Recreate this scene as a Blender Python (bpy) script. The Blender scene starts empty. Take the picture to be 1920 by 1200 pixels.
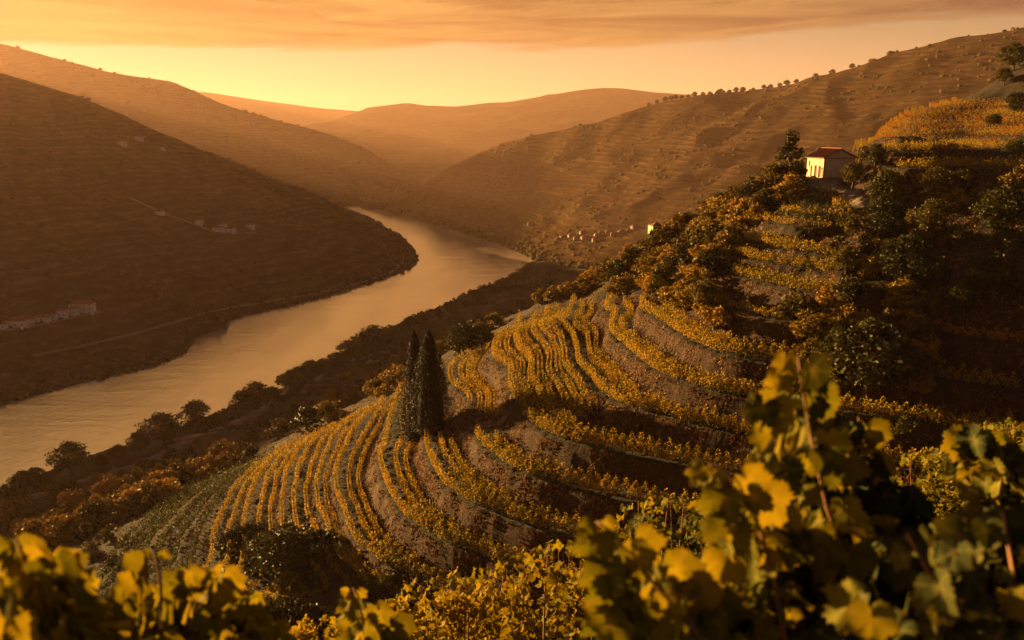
import bpy, math, random
import numpy as np
from mathutils import Vector, Matrix
random.seed(7)
RNG = np.random.default_rng(11)
sc = bpy.context.scene
COL = sc.collection

# ------------------------------------------------------------------ camera
CAMZ = 180.0                      # eye height over the river
cam_data = bpy.data.cameras.new("camera")
cam = bpy.data.objects.new("camera", cam_data)
COL.objects.link(cam)
PITCH = math.atan(350 / 1600)
cam.location = (0, 0, CAMZ)
cam.rotation_euler = (math.pi / 2 - PITCH, 0, 0)
cam_data.lens = 30.0
cam_data.sensor_width = 36.0
cam_data.clip_start = 0.05
cam_data.clip_end = 40000
cam_data.dof.use_dof = True
cam_data.dof.focus_distance = 110.0
cam_data.dof.aperture_fstop = 2.4
sc.camera = cam

# ------------------------------------------------------------------ sun and sky
SUN_AZ = math.radians(53)         # left of the view direction
SUN_EL = math.radians(9.0)
SUND = Vector((-math.sin(SUN_AZ) * math.cos(SUN_EL), math.cos(SUN_AZ) * math.cos(SUN_EL), math.sin(SUN_EL)))
sun_data = bpy.data.lights.new("sun", 'SUN')
sun_data.energy = 5.0
sun_data.angle = math.radians(0.6)
sun_data.color = (1.0, 0.56, 0.18)
sun = bpy.data.objects.new("sun", sun_data)
COL.objects.link(sun)
sun.rotation_euler = SUND.to_track_quat('Z', 'Y').to_euler()

world = bpy.data.worlds.new("World")
sc.world = world
world.use_nodes = True
SKY_STRENGTH = 0.10


class NT:
    """small helper to write node trees"""
    def __init__(self, tree):
        self.t = tree
    def n(self, typ, **kw):
        nd = self.t.nodes.new(typ)
        for k, v in kw.items():
            if k == 'ins':
                for i, val in v.items():
                    nd.inputs[i].default_value = val
            else:
                setattr(nd, k, v)
        return nd
    def l(self, a, b):
        self.t.links.new(a, b)
    def math(self, op, a, b=None, c=None, clamp=False):
        nd = self.n('ShaderNodeMath', operation=op, use_clamp=clamp)
        for i, v in enumerate((a, b, c)):
            if v is None:
                continue
            if isinstance(v, (int, float)):
                nd.inputs[i].default_value = v
            else:
                self.l(v, nd.inputs[i])
        return nd.outputs[0]
    def mix(self, fac, a, b, blend='MIX'):
        nd = self.n('ShaderNodeMix', data_type='RGBA', blend_type=blend)
        for i, v in ((0, fac), (6, a), (7, b)):
            if isinstance(v, (int, float)):
                nd.inputs[i].default_value = v
            elif isinstance(v, tuple):
                nd.inputs[i].default_value = v if len(v) == 4 else (*v, 1)
            else:
                self.l(v, nd.inputs[i])
        return nd.outputs[2]
    def ramp(self, fac, stops):
        nd = self.n('ShaderNodeValToRGB')
        el = nd.color_ramp.elements
        while len(el) < len(stops):
            el.new(0.5)
        for e, (p, c) in zip(el, stops):
            e.position = p
            e.color = c if len(c) == 4 else (*c, 1)
        self.l(fac, nd.inputs[0])
        return nd.outputs[0]
    def noise(self, vec, scale, detail=4, rough=0.55, dist=0.0):
        nd = self.n('ShaderNodeTexNoise')
        nd.inputs['Scale'].default_value = scale
        nd.inputs['Detail'].default_value = detail
        nd.inputs['Roughness'].default_value = rough
        nd.inputs['Distortion'].default_value = dist
        if vec is not None:
            self.l(vec, nd.inputs['Vector'])
        return nd.outputs['Fac']
    def mapping(self, vec, scale=(1, 1, 1), loc=(0, 0, 0), rot=(0, 0, 0)):
        nd = self.n('ShaderNodeMapping')
        nd.inputs['Scale'].default_value = scale
        nd.inputs['Location'].default_value = loc
        nd.inputs['Rotation'].default_value = rot
        self.l(vec, nd.inputs['Vector'])
        return nd.outputs[0]


def build_world():
    t = world.node_tree
    t.nodes.clear()
    q = NT(t)
    out = q.n('ShaderNodeOutputWorld')
    bg = q.n('ShaderNodeBackground')
    bg.inputs['Strength'].default_value = SKY_STRENGTH
    q.l(bg.outputs[0], out.inputs['Surface'])
    sky = q.n('ShaderNodeTexSky', sky_type='NISHITA')
    sky.sun_disc = False
    sky.sun_elevation = SUN_EL
    sky.sun_rotation = -SUN_AZ
    sky.altitude = 100
    sky.air_density = 1.6
    sky.dust_density = 3.0
    sky.ozone_density = 1.0
    tc = q.n('ShaderNodeTexCoord')
    v = tc.outputs['Generated']
    sep = q.n('ShaderNodeSeparateXYZ')
    q.l(v, sep.inputs[0])
    z = sep.outputs['Z']
    # closeness to the sun's azimuth, 0 behind .. 1 towards it
    dot = q.n('ShaderNodeVectorMath', operation='DOT_PRODUCT')
    q.l(v, dot.inputs[0])
    dot.inputs[1].default_value = (SUND.x, SUND.y, SUND.z)
    c = q.math('MULTIPLY_ADD', dot.outputs['Value'], 0.5, 0.5, clamp=True)
    tint = q.mix(1.0, sky.outputs[0], TINT, 'MULTIPLY')
    # the glow low over the horizon, strongest on the sun's half of the sky
    g1 = q.math('EXPONENT', q.math('MULTIPLY', q.math('POWER', q.math('DIVIDE', z, 0.15), 2.0), -1.0))
    g2 = q.math('MULTIPLY', g1, q.math('POWER', c, 1.1))
    band = q.mix(1.0, q.mix(g2, (0, 0, 0), HORIZON), q.mix(0.0, (1, 1, 1), (1, 1, 1)), 'MULTIPLY')
    tint = q.mix(1.0, tint, band, 'ADD')
    # sheet of altocumulus that the low sun tints orange
    m = q.mapping(v, (1.2, 1.2, 9.0), (0.35, 0.1, 0.0))
    n1 = q.noise(m, 1.7, 5, 0.5, 0.3)
    m2 = q.mapping(v, (2.5, 2.5, 34.0), (1.3, 0.4, 0.2))
    n2 = q.noise(m2, 1.8, 6, 0.62, 0.6)
    edge = q.math('ADD', z, q.math('MULTIPLY', q.math('SUBTRACT', n1, 0.5), 0.11))
    edge = q.math('ADD', edge, q.math('MULTIPLY', q.math('SUBTRACT', n2, 0.5), 0.05))
    cov = q.n('ShaderNodeMapRange', interpolation_type='SMOOTHSTEP')
    cov.inputs['From Min'].default_value = 0.090
    cov.inputs['From Max'].default_value = 0.106
    q.l(edge, cov.inputs['Value'])
    body = q.ramp(n2, [(0.40, CLOUD_DARK), (0.60, CLOUD_LIGHT)])
    hi = q.n('ShaderNodeMapRange', interpolation_type='SMOOTHSTEP')
    hi.inputs['From Min'].default_value = 0.22
    hi.inputs['From Max'].default_value = 0.80
    hi.inputs['To Min'].default_value = 1.0
    hi.inputs['To Max'].default_value = 0.16
    q.l(z, hi.inputs['Value'])
    sunside = q.math('MULTIPLY', q.math('POWER', c, 1.9), hi.outputs[0])
    lit = q.mix(sunside, CLOUD_FAR, body)
    glow = q.math('MULTIPLY', q.math('POWER', c, 14.0), 1.0)
    lit = q.mix(glow, lit, CLOUD_GLOW)
    covf = q.math('MULTIPLY', cov.outputs[0], 0.93)
    q.l(q.mix(covf, tint, lit), bg.inputs['Color'])


TINT = (0.020, 0.034, 0.062)
K = 1.0 / SKY_STRENGTH
HORIZON = (0.285 * K, 0.168 * K, 0.076 * K)
CLOUD_DARK = (0.120 * K, 0.043 * K, 0.006 * K)
CLOUD_LIGHT = (0.215 * K, 0.100 * K, 0.021 * K)
CLOUD_FAR = (0.005 * K, 0.008 * K, 0.014 * K)
CLOUD_GLOW = (0.18 * K, 0.103 * K, 0.030 * K)
build_world()

sc.view_settings.view_transform = 'Standard'
sc.view_settings.look = 'None'
sc.view_settings.exposure = 2.25
sc.view_settings.gamma = 1.0
sc.view_settings.use_curve_mapping = False
sc.render.engine = 'CYCLES'
cy = sc.cycles
cy.use_denoising = True
cy.max_bounces = 6
cy.diffuse_bounces = 2
cy.glossy_bounces = 3
cy.transmission_bounces = 4
cy.transparent_max_bounces = 8
cy.volume_bounces = 0
cy.sample_clamp_indirect = 5.0

# ------------------------------------------------------------------ haze: the valley air
def haze_box():
    import bmesh
    bm = bmesh.new()
    bmesh.ops.create_cube(bm, size=1.0)
    me = bpy.data.meshes.new("haze")
    lo, hi = Vector((-6600, -600, -7)), Vector((6600, 8600, HAZE_TOP))
    for vv in bm.verts:
        vv.co = Vector((lo[i] + (vv.co[i] + 0.5) * (hi[i] - lo[i]) for i in range(3)))
    bm.to_mesh(me)
    bm.free()
    o = bpy.data.objects.new("haze", me)
    COL.objects.link(o)
    o['kind'] = 'stuff'
    o['label'] = "warm evening haze filling the valley air"
    o['category'] = "haze"
    mt = bpy.data.materials.new("valley_haze")
    mt.use_nodes = True
    mt.node_tree.nodes.clear()
    q = NT(mt.node_tree)
    out = q.n('ShaderNodeOutputMaterial')
    pv = q.n('ShaderNodeVolumePrincipled')
    pv.inputs['Color'].default_value = HAZE_COLOR
    pv.inputs['Density'].default_value = HAZE_DENSITY
    pv.inputs['Anisotropy'].default_value = HAZE_ANISO
    q.l(pv.outputs[0], out.inputs['Volume'])
    me.materials.append(mt)


HAZE_TOP = 516
HAZE_DENSITY = 0.000049
HAZE_ANISO = 0.36
HAZE_COLOR = (1.0, 0.66, 0.52, 1)
if not globals().get('NO_HAZE'):
    haze_box()

# ------------------------------------------------------------------ pixels of the survey (1920 x 1200) to points
F0 = 1600.0
cP, sP = math.cos(PITCH), math.sin(PITCH)


def slope_u(px, py):
    """(x / y, depression / y) of the sight line through a survey pixel"""
    xc = (px - 960.0) / F0
    yc = -(py - 600.0) / F0
    dy = cP + yc * sP
    dz = yc * cP - sP
    return xc / dy, -dz / dy


def at(px, py, Y):
    u, s = slope_u(px, py)
    return Vector((u * Y, Y, CAMZ - s * Y))


def atz(px, py, z):
    u, s = slope_u(px, py)
    Y = (CAMZ - z) / s
    return Vector((u * Y, Y, z))


def project(x, y, z):
    """world point to survey pixel"""
    dz = z - CAMZ
    w = y * cP - dz * sP
    v = y * sP + dz * cP
    return 960 + F0 * x / w, 600 - F0 * v / w


# ------------------------------------------------------------------ numpy value noise
_perm = RNG.random((256, 256))


def vnoise(x, y):
    xi = np.floor(x).astype(int)
    yi = np.floor(y).astype(int)
    fx = x - xi
    fy = y - yi
    fx = fx * fx * (3 - 2 * fx)
    fy = fy * fy * (3 - 2 * fy)
    a = _perm[xi & 255, yi & 255]
    b = _perm[(xi + 1) & 255, yi & 255]
    c = _perm[xi & 255, (yi + 1) & 255]
    d = _perm[(xi + 1) & 255, (yi + 1) & 255]
    return (a * (1 - fx) + b * fx) * (1 - fy) + (c * (1 - fx) + d * fx) * fy - 0.5


def fbm(x, y, octv=4, gain=0.5):
    s = 0
    a = 1.0
    for i in range(octv):
        s = s + a * vnoise(x + 17.3 * i, y - 9.1 * i)
        x = x * 2.03
        y = y * 2.03
        a *= gain
    return s * 2


# ------------------------------------------------------------------ mesh helpers
def tag(o, label=None, cat=None, group=None, kind=None):
    if label:
        o['label'] = label
    if cat:
        o['category'] = cat
    if group:
        o['group'] = group
    if kind:
        o['kind'] = kind
    return o


def mesh_np(name, V, Fs, mat=None, smooth=False):
    """V (n,3), Fs (m,3|4) numpy arrays -> mesh"""
    me = bpy.data.meshes.new(name)
    V = np.asarray(V, dtype=np.float32)
    Fs = np.asarray(Fs, dtype=np.int32)
    k = Fs.shape[1]
    me.vertices.add(len(V))
    me.vertices.foreach_set('co', V.ravel())
    me.loops.add(Fs.size)
    me.loops.foreach_set('vertex_index', Fs.ravel())
    me.polygons.add(len(Fs))
    me.polygons.foreach_set('loop_start', np.arange(0, Fs.size, k, dtype=np.int32))
    me.polygons.foreach_set('loop_total', np.full(len(Fs), k, dtype=np.int32))
    if smooth:
        me.polygons.foreach_set('use_smooth', np.ones(len(Fs), dtype=bool))
    me.update(calc_edges=True)
    if mat:
        me.materials.append(mat)
    return me


def link(name, me, parent=None, loc=None):
    o = bpy.data.objects.new(name, me)
    COL.objects.link(o)
    if parent is not None:
        o.parent = parent
    if loc is not None:
        o.location = loc
    return o


def empty(name, loc=(0, 0, 0), rz=0.0):
    o = bpy.data.objects.new(name, None)
    COL.objects.link(o)
    o.empty_display_size = 0.1
    o.location = loc
    o.rotation_euler = (0, 0, rz)
    return o


class MB:
    """collects boxes, prisms, tubes in one mesh"""
    def __init__(self):
        self.v = []
        self.f = []
    def add(self, vs, fs):
        b = len(self.v)
        self.v += [tuple(p) for p in vs]
        self.f += [tuple(b + i for i in f) for f in fs]
        return self
    def box(self, lo, hi):
        x0, y0, z0 = lo
        x1, y1, z1 = hi
        return self.add([(x0, y0, z0), (x1, y0, z0), (x1, y1, z0), (x0, y1, z0), (x0, y0, z1), (x1, y0, z1), (x1, y1, z1), (x0, y1, z1)],
                        [(0, 3, 2, 1), (4, 5, 6, 7), (0, 1, 5, 4), (1, 2, 6, 5), (2, 3, 7, 6), (3, 0, 4, 7)])
    def tube(self, pts, rad, seg=6, cap=True):
        pts = [Vector(p) for p in pts]
        rings = []
        for i, p in enumerate(pts):
            d = (pts[min(i + 1, len(pts) - 1)] - pts[max(i - 1, 0)])
            if d.length < 1e-9:
                d = Vector((0, 0, 1))
            d.normalize()
            a = d.cross(Vector((0.13, 0.31, 0.94)))
            if a.length < 0.05:
                a = d.cross(Vector((1, 0, 0)))
            a.normalize()
            b = d.cross(a)
            r = rad[i] if isinstance(rad, (list, tuple)) else rad
            rings.append([p + (a * math.cos(k * 2 * math.pi / seg) + b * math.sin(k * 2 * math.pi / seg)) * r for k in range(seg)])
        vs = [p for rg in rings for p in rg]
        fs = []
        for i in range(len(pts) - 1):
            for k in range(seg):
                k2 = (k + 1) % seg
                fs.append((i * seg + k, i * seg + k2, (i + 1) * seg + k2, (i + 1) * seg + k))
        if cap:
            fs.append(tuple(range(seg))[::-1])
            fs.append(tuple((len(pts) - 1) * seg + k for k in range(seg)))
        return self.add(vs, fs)
    def mesh(self, name, mat=None, smooth=False):
        me = bpy.data.meshes.new(name)
        me.from_pydata(self.v, [], self.f)
        if smooth:
            for p in me.polygons:
                p.use_smooth = True
        if mat:
            me.materials.append(mat)
        me.update()
        return me
    def build(self, name, mat, parent=None, loc=None, smooth=False):
        return link(name, self.mesh(name, mat, smooth), parent, loc)


# ------------------------------------------------------------------ materials
def new_mat(name):
    m = bpy.data.materials.new(name)
    m.use_nodes = True
    t = m.node_tree
    t.nodes.clear()
    q = NT(t)
    out = q.n('ShaderNodeOutputMaterial')
    bs = q.n('ShaderNodeBsdfPrincipled')
    bs.inputs['Roughness'].default_value = 0.85
    bs.inputs['Specular IOR Level'].default_value = 0.25
    q.l(bs.outputs[0], out.inputs['Surface'])
    return m, q, bs, out


def pos(q):
    return q.n('ShaderNodeNewGeometry').outputs['Position']


def bump(q, bs, h, strength=0.5, dist=0.3):
    b = q.n('ShaderNodeBump')
    b.inputs['Strength'].default_value = strength
    b.inputs['Distance'].default_value = dist
    q.l(h, b.inputs['Height'])
    q.l(b.outputs[0], bs.inputs['Normal'])


def leaf_mat(name, stops, trans=0.35, rough=0.55, use_obj=False, big=0.05):
    """foliage: colour varies per leaf and, slowly, over the ground"""
    m, q, bs, out = new_mat(name)
    g = q.n('ShaderNodeNewGeometry')
    r = g.outputs['Random Per Island']
    n = q.noise(g.outputs['Position'], big, 3, 0.6)
    f = q.math('ADD', q.math('MULTIPLY', r, 0.55), q.math('MULTIPLY', n, 0.55))
    if use_obj:
        oi = q.n('ShaderNodeObjectInfo')
        f = q.math('ADD', q.math('MULTIPLY', f, 0.6), q.math('MULTIPLY', oi.outputs['Random'], 0.45))
    col = q.ramp(f, stops)
    q.l(col, bs.inputs['Base Color'])
    bs.inputs['Roughness'].default_value = rough
    bs.inputs['Specular IOR Level'].default_value = 0.08
    if trans > 0:
        tr = q.n('ShaderNodeBsdfTranslucent')
        q.l(q.mix(0.5, col, (1.0, 0.75, 0.15, 1), 'MULTIPLY'), tr.inputs['Color'])
        mx = q.n('ShaderNodeMixShader')
        mx.inputs[0].default_value = trans
        q.l(bs.outputs[0], mx.inputs[1])
        q.l(tr.outputs[0], mx.inputs[2])
        q.l(mx.outputs[0], out.inputs['Surface'])
    return m


def simple_mat(name, c1, c2, scale, rough=0.85, bump_s=0.0, detail=5):
    m, q, bs, out = new_mat(name)
    n = q.noise(pos(q), scale, detail, 0.6)
    q.l(q.ramp(n, [(0.3, c1), (0.7, c2)]), bs.inputs['Base Color'])
    bs.inputs['Roughness'].default_value = rough
    if bump_s:
        bump(q, bs, n, bump_s, 0.05)
    return m


def near_ground_mat():
    """terrace floors of thin grass, banks of dry red-brown schist and straw"""
    m, q, bs, out = new_mat("schist_and_grass")
    g = q.n('ShaderNodeNewGeometry')
    p = g.outputs['Position']
    sp = q.n('ShaderNodeSeparateXYZ')
    q.l(g.outputs['Normal'], sp.inputs[0])
    nz = sp.outputs['Z']
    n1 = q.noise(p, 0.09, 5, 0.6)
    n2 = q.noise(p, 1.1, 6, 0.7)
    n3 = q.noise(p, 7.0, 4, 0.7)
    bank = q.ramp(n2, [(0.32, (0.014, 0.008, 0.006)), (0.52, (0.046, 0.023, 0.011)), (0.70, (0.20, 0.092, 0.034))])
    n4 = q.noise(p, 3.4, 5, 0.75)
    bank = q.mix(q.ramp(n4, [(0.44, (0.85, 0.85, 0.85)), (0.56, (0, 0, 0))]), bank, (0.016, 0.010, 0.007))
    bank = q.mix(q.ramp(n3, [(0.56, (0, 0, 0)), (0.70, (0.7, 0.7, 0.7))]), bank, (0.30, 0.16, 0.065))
    floor = q.ramp(n2, [(0.3, (0.009, 0.011, 0.006)), (0.6, (0.020, 0.021, 0.011)), (0.8, (0.05, 0.036, 0.022))])  # thin grass, its tones darkened to paint in shade among the rows
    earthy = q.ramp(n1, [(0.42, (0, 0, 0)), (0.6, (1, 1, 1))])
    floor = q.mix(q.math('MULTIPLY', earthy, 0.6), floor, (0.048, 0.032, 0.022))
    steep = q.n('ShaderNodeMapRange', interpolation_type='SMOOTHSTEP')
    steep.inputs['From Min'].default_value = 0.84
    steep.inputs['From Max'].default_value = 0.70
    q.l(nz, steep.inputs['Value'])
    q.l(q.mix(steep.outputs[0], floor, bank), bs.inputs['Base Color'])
    bs.inputs['Roughness'].default_value = 0.95
    h = q.math('ADD', q.math('MULTIPLY', n2, 0.7), q.math('MULTIPLY', n3, 0.3))
    bump(q, bs, q.math('ADD', h, q.math('MULTIPLY', n4, 0.5)), 1.0, 0.45)
    return m


def hill_mat(name, cols, band=5.5, band_s=0.5, bump_d=3.0, patch=0.006):
    """far hillsides: contour terraces as bands that follow the height, patches of scrub and bare schist"""
    m, q, bs, out = new_mat(name)
    g = q.n('ShaderNodeNewGeometry')
    p = g.outputs['Position']
    sp = q.n('ShaderNodeSeparateXYZ')
    q.l(p, sp.inputs[0])
    n_big = q.noise(p, patch, 5, 0.6)
    n_mid = q.noise(p, patch * 7, 5, 0.65)
    n_fine = q.noise(q.mapping(p, (0.5, 1, 4.0), rot=(0, 0, 0.3)), 0.10, 5, 0.7)
    # terraces: height plus a slow wander, wrapped into bands of changing width
    hz = q.math('ADD', sp.outputs['Z'], q.math('MULTIPLY', n_big, 26.0))
    hz = q.math('ADD', hz, q.math('MULTIPLY', n_mid, 3.0))
    w = q.math('FRACT', q.math('DIVIDE', hz, band))
    tri = q.math('ABSOLUTE', q.math('SUBTRACT', w, 0.5))
    w2 = q.math('FRACT', q.math('DIVIDE', hz, band * 3.7))
    tri2 = q.math('ABSOLUTE', q.math('SUBTRACT', w2, 0.5))
    bands = q.math('ADD', q.math('MULTIPLY', q.math('POWER', q.math('MULTIPLY', tri, 2.0), 2.0), 1.1), q.math('MULTIPLY', tri2, 0.8))
    base = q.ramp(q.math('ADD', q.math('MULTIPLY', n_big, 0.6), q.math('MULTIPLY', n_mid, 0.4)),
                  [(0.32, cols[0]), (0.5, cols[1]), (0.68, cols[2])])
    on = q.ramp(n_mid, [(0.36, (0, 0, 0)), (0.55, (1, 1, 1))])
    f = q.math('MULTIPLY', q.math('MULTIPLY', bands, band_s), on, clamp=True)
    col = q.mix(f, base, cols[3])
    col = q.mix(q.ramp(n_fine, [(0.40, (0.6, 0.6, 0.6)), (0.60, (0, 0, 0))]), col, cols[0])
    col = q.mix(q.ramp(n_fine, [(0.66, (0, 0, 0)), (0.78, (0.8, 0.8, 0.8))]), col, cols[4])
    q.l(col, bs.inputs['Base Color'])
    bs.inputs['Roughness'].default_value = 1.0
    bs.inputs['Specular IOR Level'].default_value = 0.0
    h = q.math('ADD', q.math('MULTIPLY', bands, 0.5), n_fine)
    bump(q, bs, h, 0.8, bump_d)
    return m


def water_mat():
    m, q, bs, out = new_mat("river_water")
    p = pos(q)
    bs.inputs['Base Color'].default_value = (0.40, 0.32, 0.225, 1)
    bs.inputs['IOR'].default_value = 6.0
    bs.inputs['Specular IOR Level'].default_value = 0.5
    n1 = q.noise(q.mapping(p, (1.0, 0.45, 1.0), rot=(0, 0, 0.9)), 0.30, 6, 0.7)
    n2 = q.noise(q.mapping(p, (0.9, 0.25, 1.0), rot=(0, 0, -0.6)), 0.02, 5, 0.6, 0.8)
    rr = q.ramp(n2, [(0.35, (0.05, 0.05, 0.05)), (0.62, (0.16, 0.16, 0.16))])
    q.l(rr, bs.inputs['Roughness'])
    n3 = q.noise(q.mapping(p, (0.35, 1.0, 1.0), rot=(0, 0, -0.35)), 0.035, 5, 0.65, 0.5)
    b0 = q.n('ShaderNodeBump')
    b0.inputs['Distance'].default_value = 1.3
    b0.inputs['Strength'].default_value = 0.3
    q.l(n3, b0.inputs['Height'])
    b = q.n('ShaderNodeBump')
    q.l(b0.outputs[0], b.inputs['Normal'])
    b.inputs['Distance'].default_value = 0.45
    q.l(q.math('MULTIPLY_ADD', q.math('POWER', n2, 2.0), 1.5, 0.02), b.inputs['Strength'])
    q.l(n1, b.inputs['Height'])
    q.l(b.outputs[0], bs.inputs['Normal'])
    return m


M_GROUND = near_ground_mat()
M_WATER = water_mat()
# ------------------------------------------------------------------ the near hillside: height field through surveyed levels
# a = metres below the eye; contours are (level, [(px, py), ...])
CONT = [
    (63.0, [(340, 925), (290, 965), (220, 1035), (170, 1100)]),
    (61.0, [(430, 890), (380, 920), (335, 957), (280, 1020), (235, 1100)]),
    (59.5, [(480, 868), (420, 910), (385, 955), (350, 1010), (320, 1080)]),
    (58.2, [(505, 862), (455, 905), (428, 950), (408, 1000), (400, 1070)]),
    (57.0, [(532, 850), (490, 890), (468, 930), (457, 975), (455, 1030)]),
    (55.6, [(562, 835), (522, 873), (503, 908), (494, 950), (491, 1000), (500, 1060)]),
    (54.2, [(592, 818), (552, 848), (530, 889), (522, 940), (525, 1000), (550, 1080)]),
    (52.9, [(625, 800), (578, 850), (561, 900), (555, 940), (562, 985), (582, 1030), (620, 1090)]),
    (51.6, [(660, 785), (612, 845), (594, 890), (591, 930), (604, 975), (622, 1015), (665, 1075), (730, 1120)]),
    (49.8, [(705, 765), (650, 820), (627, 871), (622, 900), (627, 940), (645, 985), (667, 1025), (706, 1058), (752, 1077), (804, 1098), (880, 1125)]),
    (46.2, [(735, 775), (718, 815), (706, 860), (712, 895), (737, 945), (783, 990), (846, 1027), (930, 1060), (1040, 1095)]),
    (42.8, [(812, 780), (794, 823), (804, 875), (829, 912), (887, 950), (940, 969), (1012, 996), (1110, 1020), (1250, 1050)]),
    (39.4, [(845, 682), (836, 695), (842, 725), (868, 780), (887, 817), (910, 848), (940, 869), (992, 896), (1050, 911), (1112, 929), (1175, 942), (1290, 971), (1400, 1000)]),
    (36.0, [(985, 610), (950, 632), (920, 655), (925, 690), (945, 740), (979, 787), (1033, 819), (1096, 838), (1175, 854), (1306, 883), (1450, 915), (1600, 950)]),
    (32.6, [(1062, 590), (1064, 633), (1075, 665), (1102, 712), (1140, 750), (1175, 766), (1237, 779), (1310, 798), (1430, 825), (1600, 865), (1800, 905)]),
    (29.2, [(1125, 585), (1140, 620), (1167, 650), (1231, 700), (1290, 723), (1342, 737), (1404, 750), (1480, 764), (1600, 782), (1735, 800), (1920, 830)]),
    (25.8, [(1195, 580), (1233, 604), (1290, 642), (1331, 660), (1383, 673), (1446, 683), (1570, 702), (1760, 718), (1920, 735)]),
    (22.3, [(1290, 545), (1330, 568), (1365, 581), (1417, 594), (1446, 600), (1580, 612), (1760, 627), (1920, 650)]),
    (19.4, [(1300, 490), (1358, 515), (1417, 531), (1471, 544), (1521, 552), (1600, 560), (1760, 575), (1920, 590)]),
    (17.6, [(1340, 465), (1385, 481), (1437, 496), (1479, 503), (1531, 509), (1620, 520), (1780, 530)]),
    (15.9, [(1385, 450), (1432, 463), (1471, 471), (1510, 477), (1600, 490)]),
    (13.8, [(1420, 410), (1458, 422), (1500, 429), (1560, 440), (1650, 452)]),
    (11.0, [(1440, 372), (1500, 380), (1560, 385), (1640, 395)]),
    (8.0, [(1500, 328), (1530, 333), (1555, 335), (1600, 338)]),
    (3.0, [(1672, 284), (1750, 283), (1823, 281), (1920, 280)]),
    (5.6, [(1700, 318), (1777, 316), (1850, 316), (1917, 318)]),
]
# (px, py, a): other spots of the slope
SPOT = [
    (1000, 572, 36), (1100, 522, 29), (1180, 480, 23), (1220, 460, 21), (1300, 418, 16.8), (1400, 366, 12),
    (1150, 520, 28), (1200, 520, 27), (1230, 560, 26), (1300, 520, 20.5), (1100, 550, 32),
    (600, 795, 80), (500, 845, 62), (700, 745, 62), (400, 830, 76), (200, 900, 76), (200, 980, 68), (100, 960, 74),
    (600, 760, 86), (700, 700, 92), (800, 650, 97), (760, 715, 62), (850, 655, 52), (900, 612, 78), (950, 590, 62),
    (0, 935, 90), (50, 912, 94), (150, 880, 98), (300, 835, 104), (400, 790, 112), (500, 745, 119), (600, 690, 130),
    (720, 632, 141), (800, 600, 148), (900, 555, 160), (980, 520, 168),
    (1000, 545, 112), (1050, 520, 150), (1000, 503, 175), (1060, 492, 174), (950, 545, 150), (1010, 490, 178), (1100, 498, 174), (1200, 490, 170), (990, 512, 172), (957, 511, 184), (976, 499, 184), (1100, 475, 176),
    (0, 1050, 65), (0, 1150, 62), (600, 1140, 52), (800, 1150, 52), (500, 1180, 52),
    (1600, 372, 10.4), (1700, 400, 12), (1800, 420, 12.5), (1900, 400, 11), (1700, 500, 17.3), (1900, 500, 16.6), (1800, 480, 15.5),
    (1600, 450, 15.2),
    (1600, 270, 2.2), (1590, 290, 4.2),
]
# (u = x / y, y, a): behind the skyline and by the camera
BACK = [
    (0.02, 260, 62), (0.10, 230, 50), (0.17, 220, 42), (0.25, 220, 36), (0.33, 220, 24), (0.42, 280, 12), (0.52, 310, 4), (0.60, 320, -6), (0.75, 320, -22), (1.0, 290, -34),
    (0.405, 215, 3.6), (0.53, 195, 0.8), (0.443, 235, -3.2), (0.50, 240, -8.7), (0.541, 245, -13.1), (0.568, 240, -19.3), (0.65, 240, -28),
    (0.50, 220, -4.2), (0.565, 205, -3.8), (0.565, 225, -9.8),
    (0.08, 330, 82), (0.20, 330, 92), (0.33, 340, 80), (0.50, 380, 50), (0.75, 420, 20), (1.0, 420, 0),
    (0.08, 480, 108), (0.25, 500, 130), (0.45, 540, 120), (0.75, 620, 95), (1.0, 700, 90),
    (0.08, 750, 142), (0.08, 1000, 168), (0.0, 500, 100), (0.0, 700, 130), (0.25, 800, 168), (0.50, 850, 166), (0.8, 900, 160), (1.0, 1000, 160),
    (0.02, 1150, 176), (0.2, 1250, 172), (0.5, 1300, 170), (1.0, 1300, 160), (-0.08, 900, 182), (-0.02, 1050, 182),
    (-0.60, 300, 182), (-0.45, 400, 182), (-0.33, 490, 182), (-0.24, 600, 182), (-0.16, 740, 182), (-0.30, 900, 190), (-0.60, 700, 200),
    (-0.2, 1250, 190), (-0.9, 160, 100), (-0.9, 250, 170), (-1.0, 90, 60), (-1.0, 400, 190), (-0.7, 70, 52), (-0.4, 70, 52),
    (0.0, 1.0, 2.6), (0.6, 1.0, 2.4), (-0.6, 1.0, 2.7), (1.0, 1.0, 2.3), (-1.0, 1.0, 2.7),
    (0.0, 3.0, 3.6), (0.6, 3.0, 3.3), (-0.6, 3.0, 3.8), (1.0, 3.0, 3.0), (-1.0, 3.0, 3.8),
    (0.0, 7.0, 6.3), (0.5, 7.0, 5.6), (-0.5, 7.0, 6.6), (1.0, 7.0, 5.0), (-1.0, 7.0, 6.4),
    (0.0, 14, 10.2), (0.5, 15, 9.2), (-0.5, 14, 10.8), (1.0, 14, 7.5), (-1.0, 14, 10),
    (0.0, 28, 19.5), (0.5, 28, 17.5), (-0.5, 28, 20.5), (1.0, 28, 13), (-1.0, 28, 18),
    (0.0, 50, 35), (0.45, 48, 28), (-0.5, 50, 37), (1.0, 50, 18), (-1.0, 50, 34),
    (0.05, 68, 47), (-0.15, 70, 50), (0.4, 66, 34), (0.62, 68, 26), (1.0, 75, 14), (0.9, 110, 2), (1.0, 160, -20), (0.75, 90, 17),
]


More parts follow.
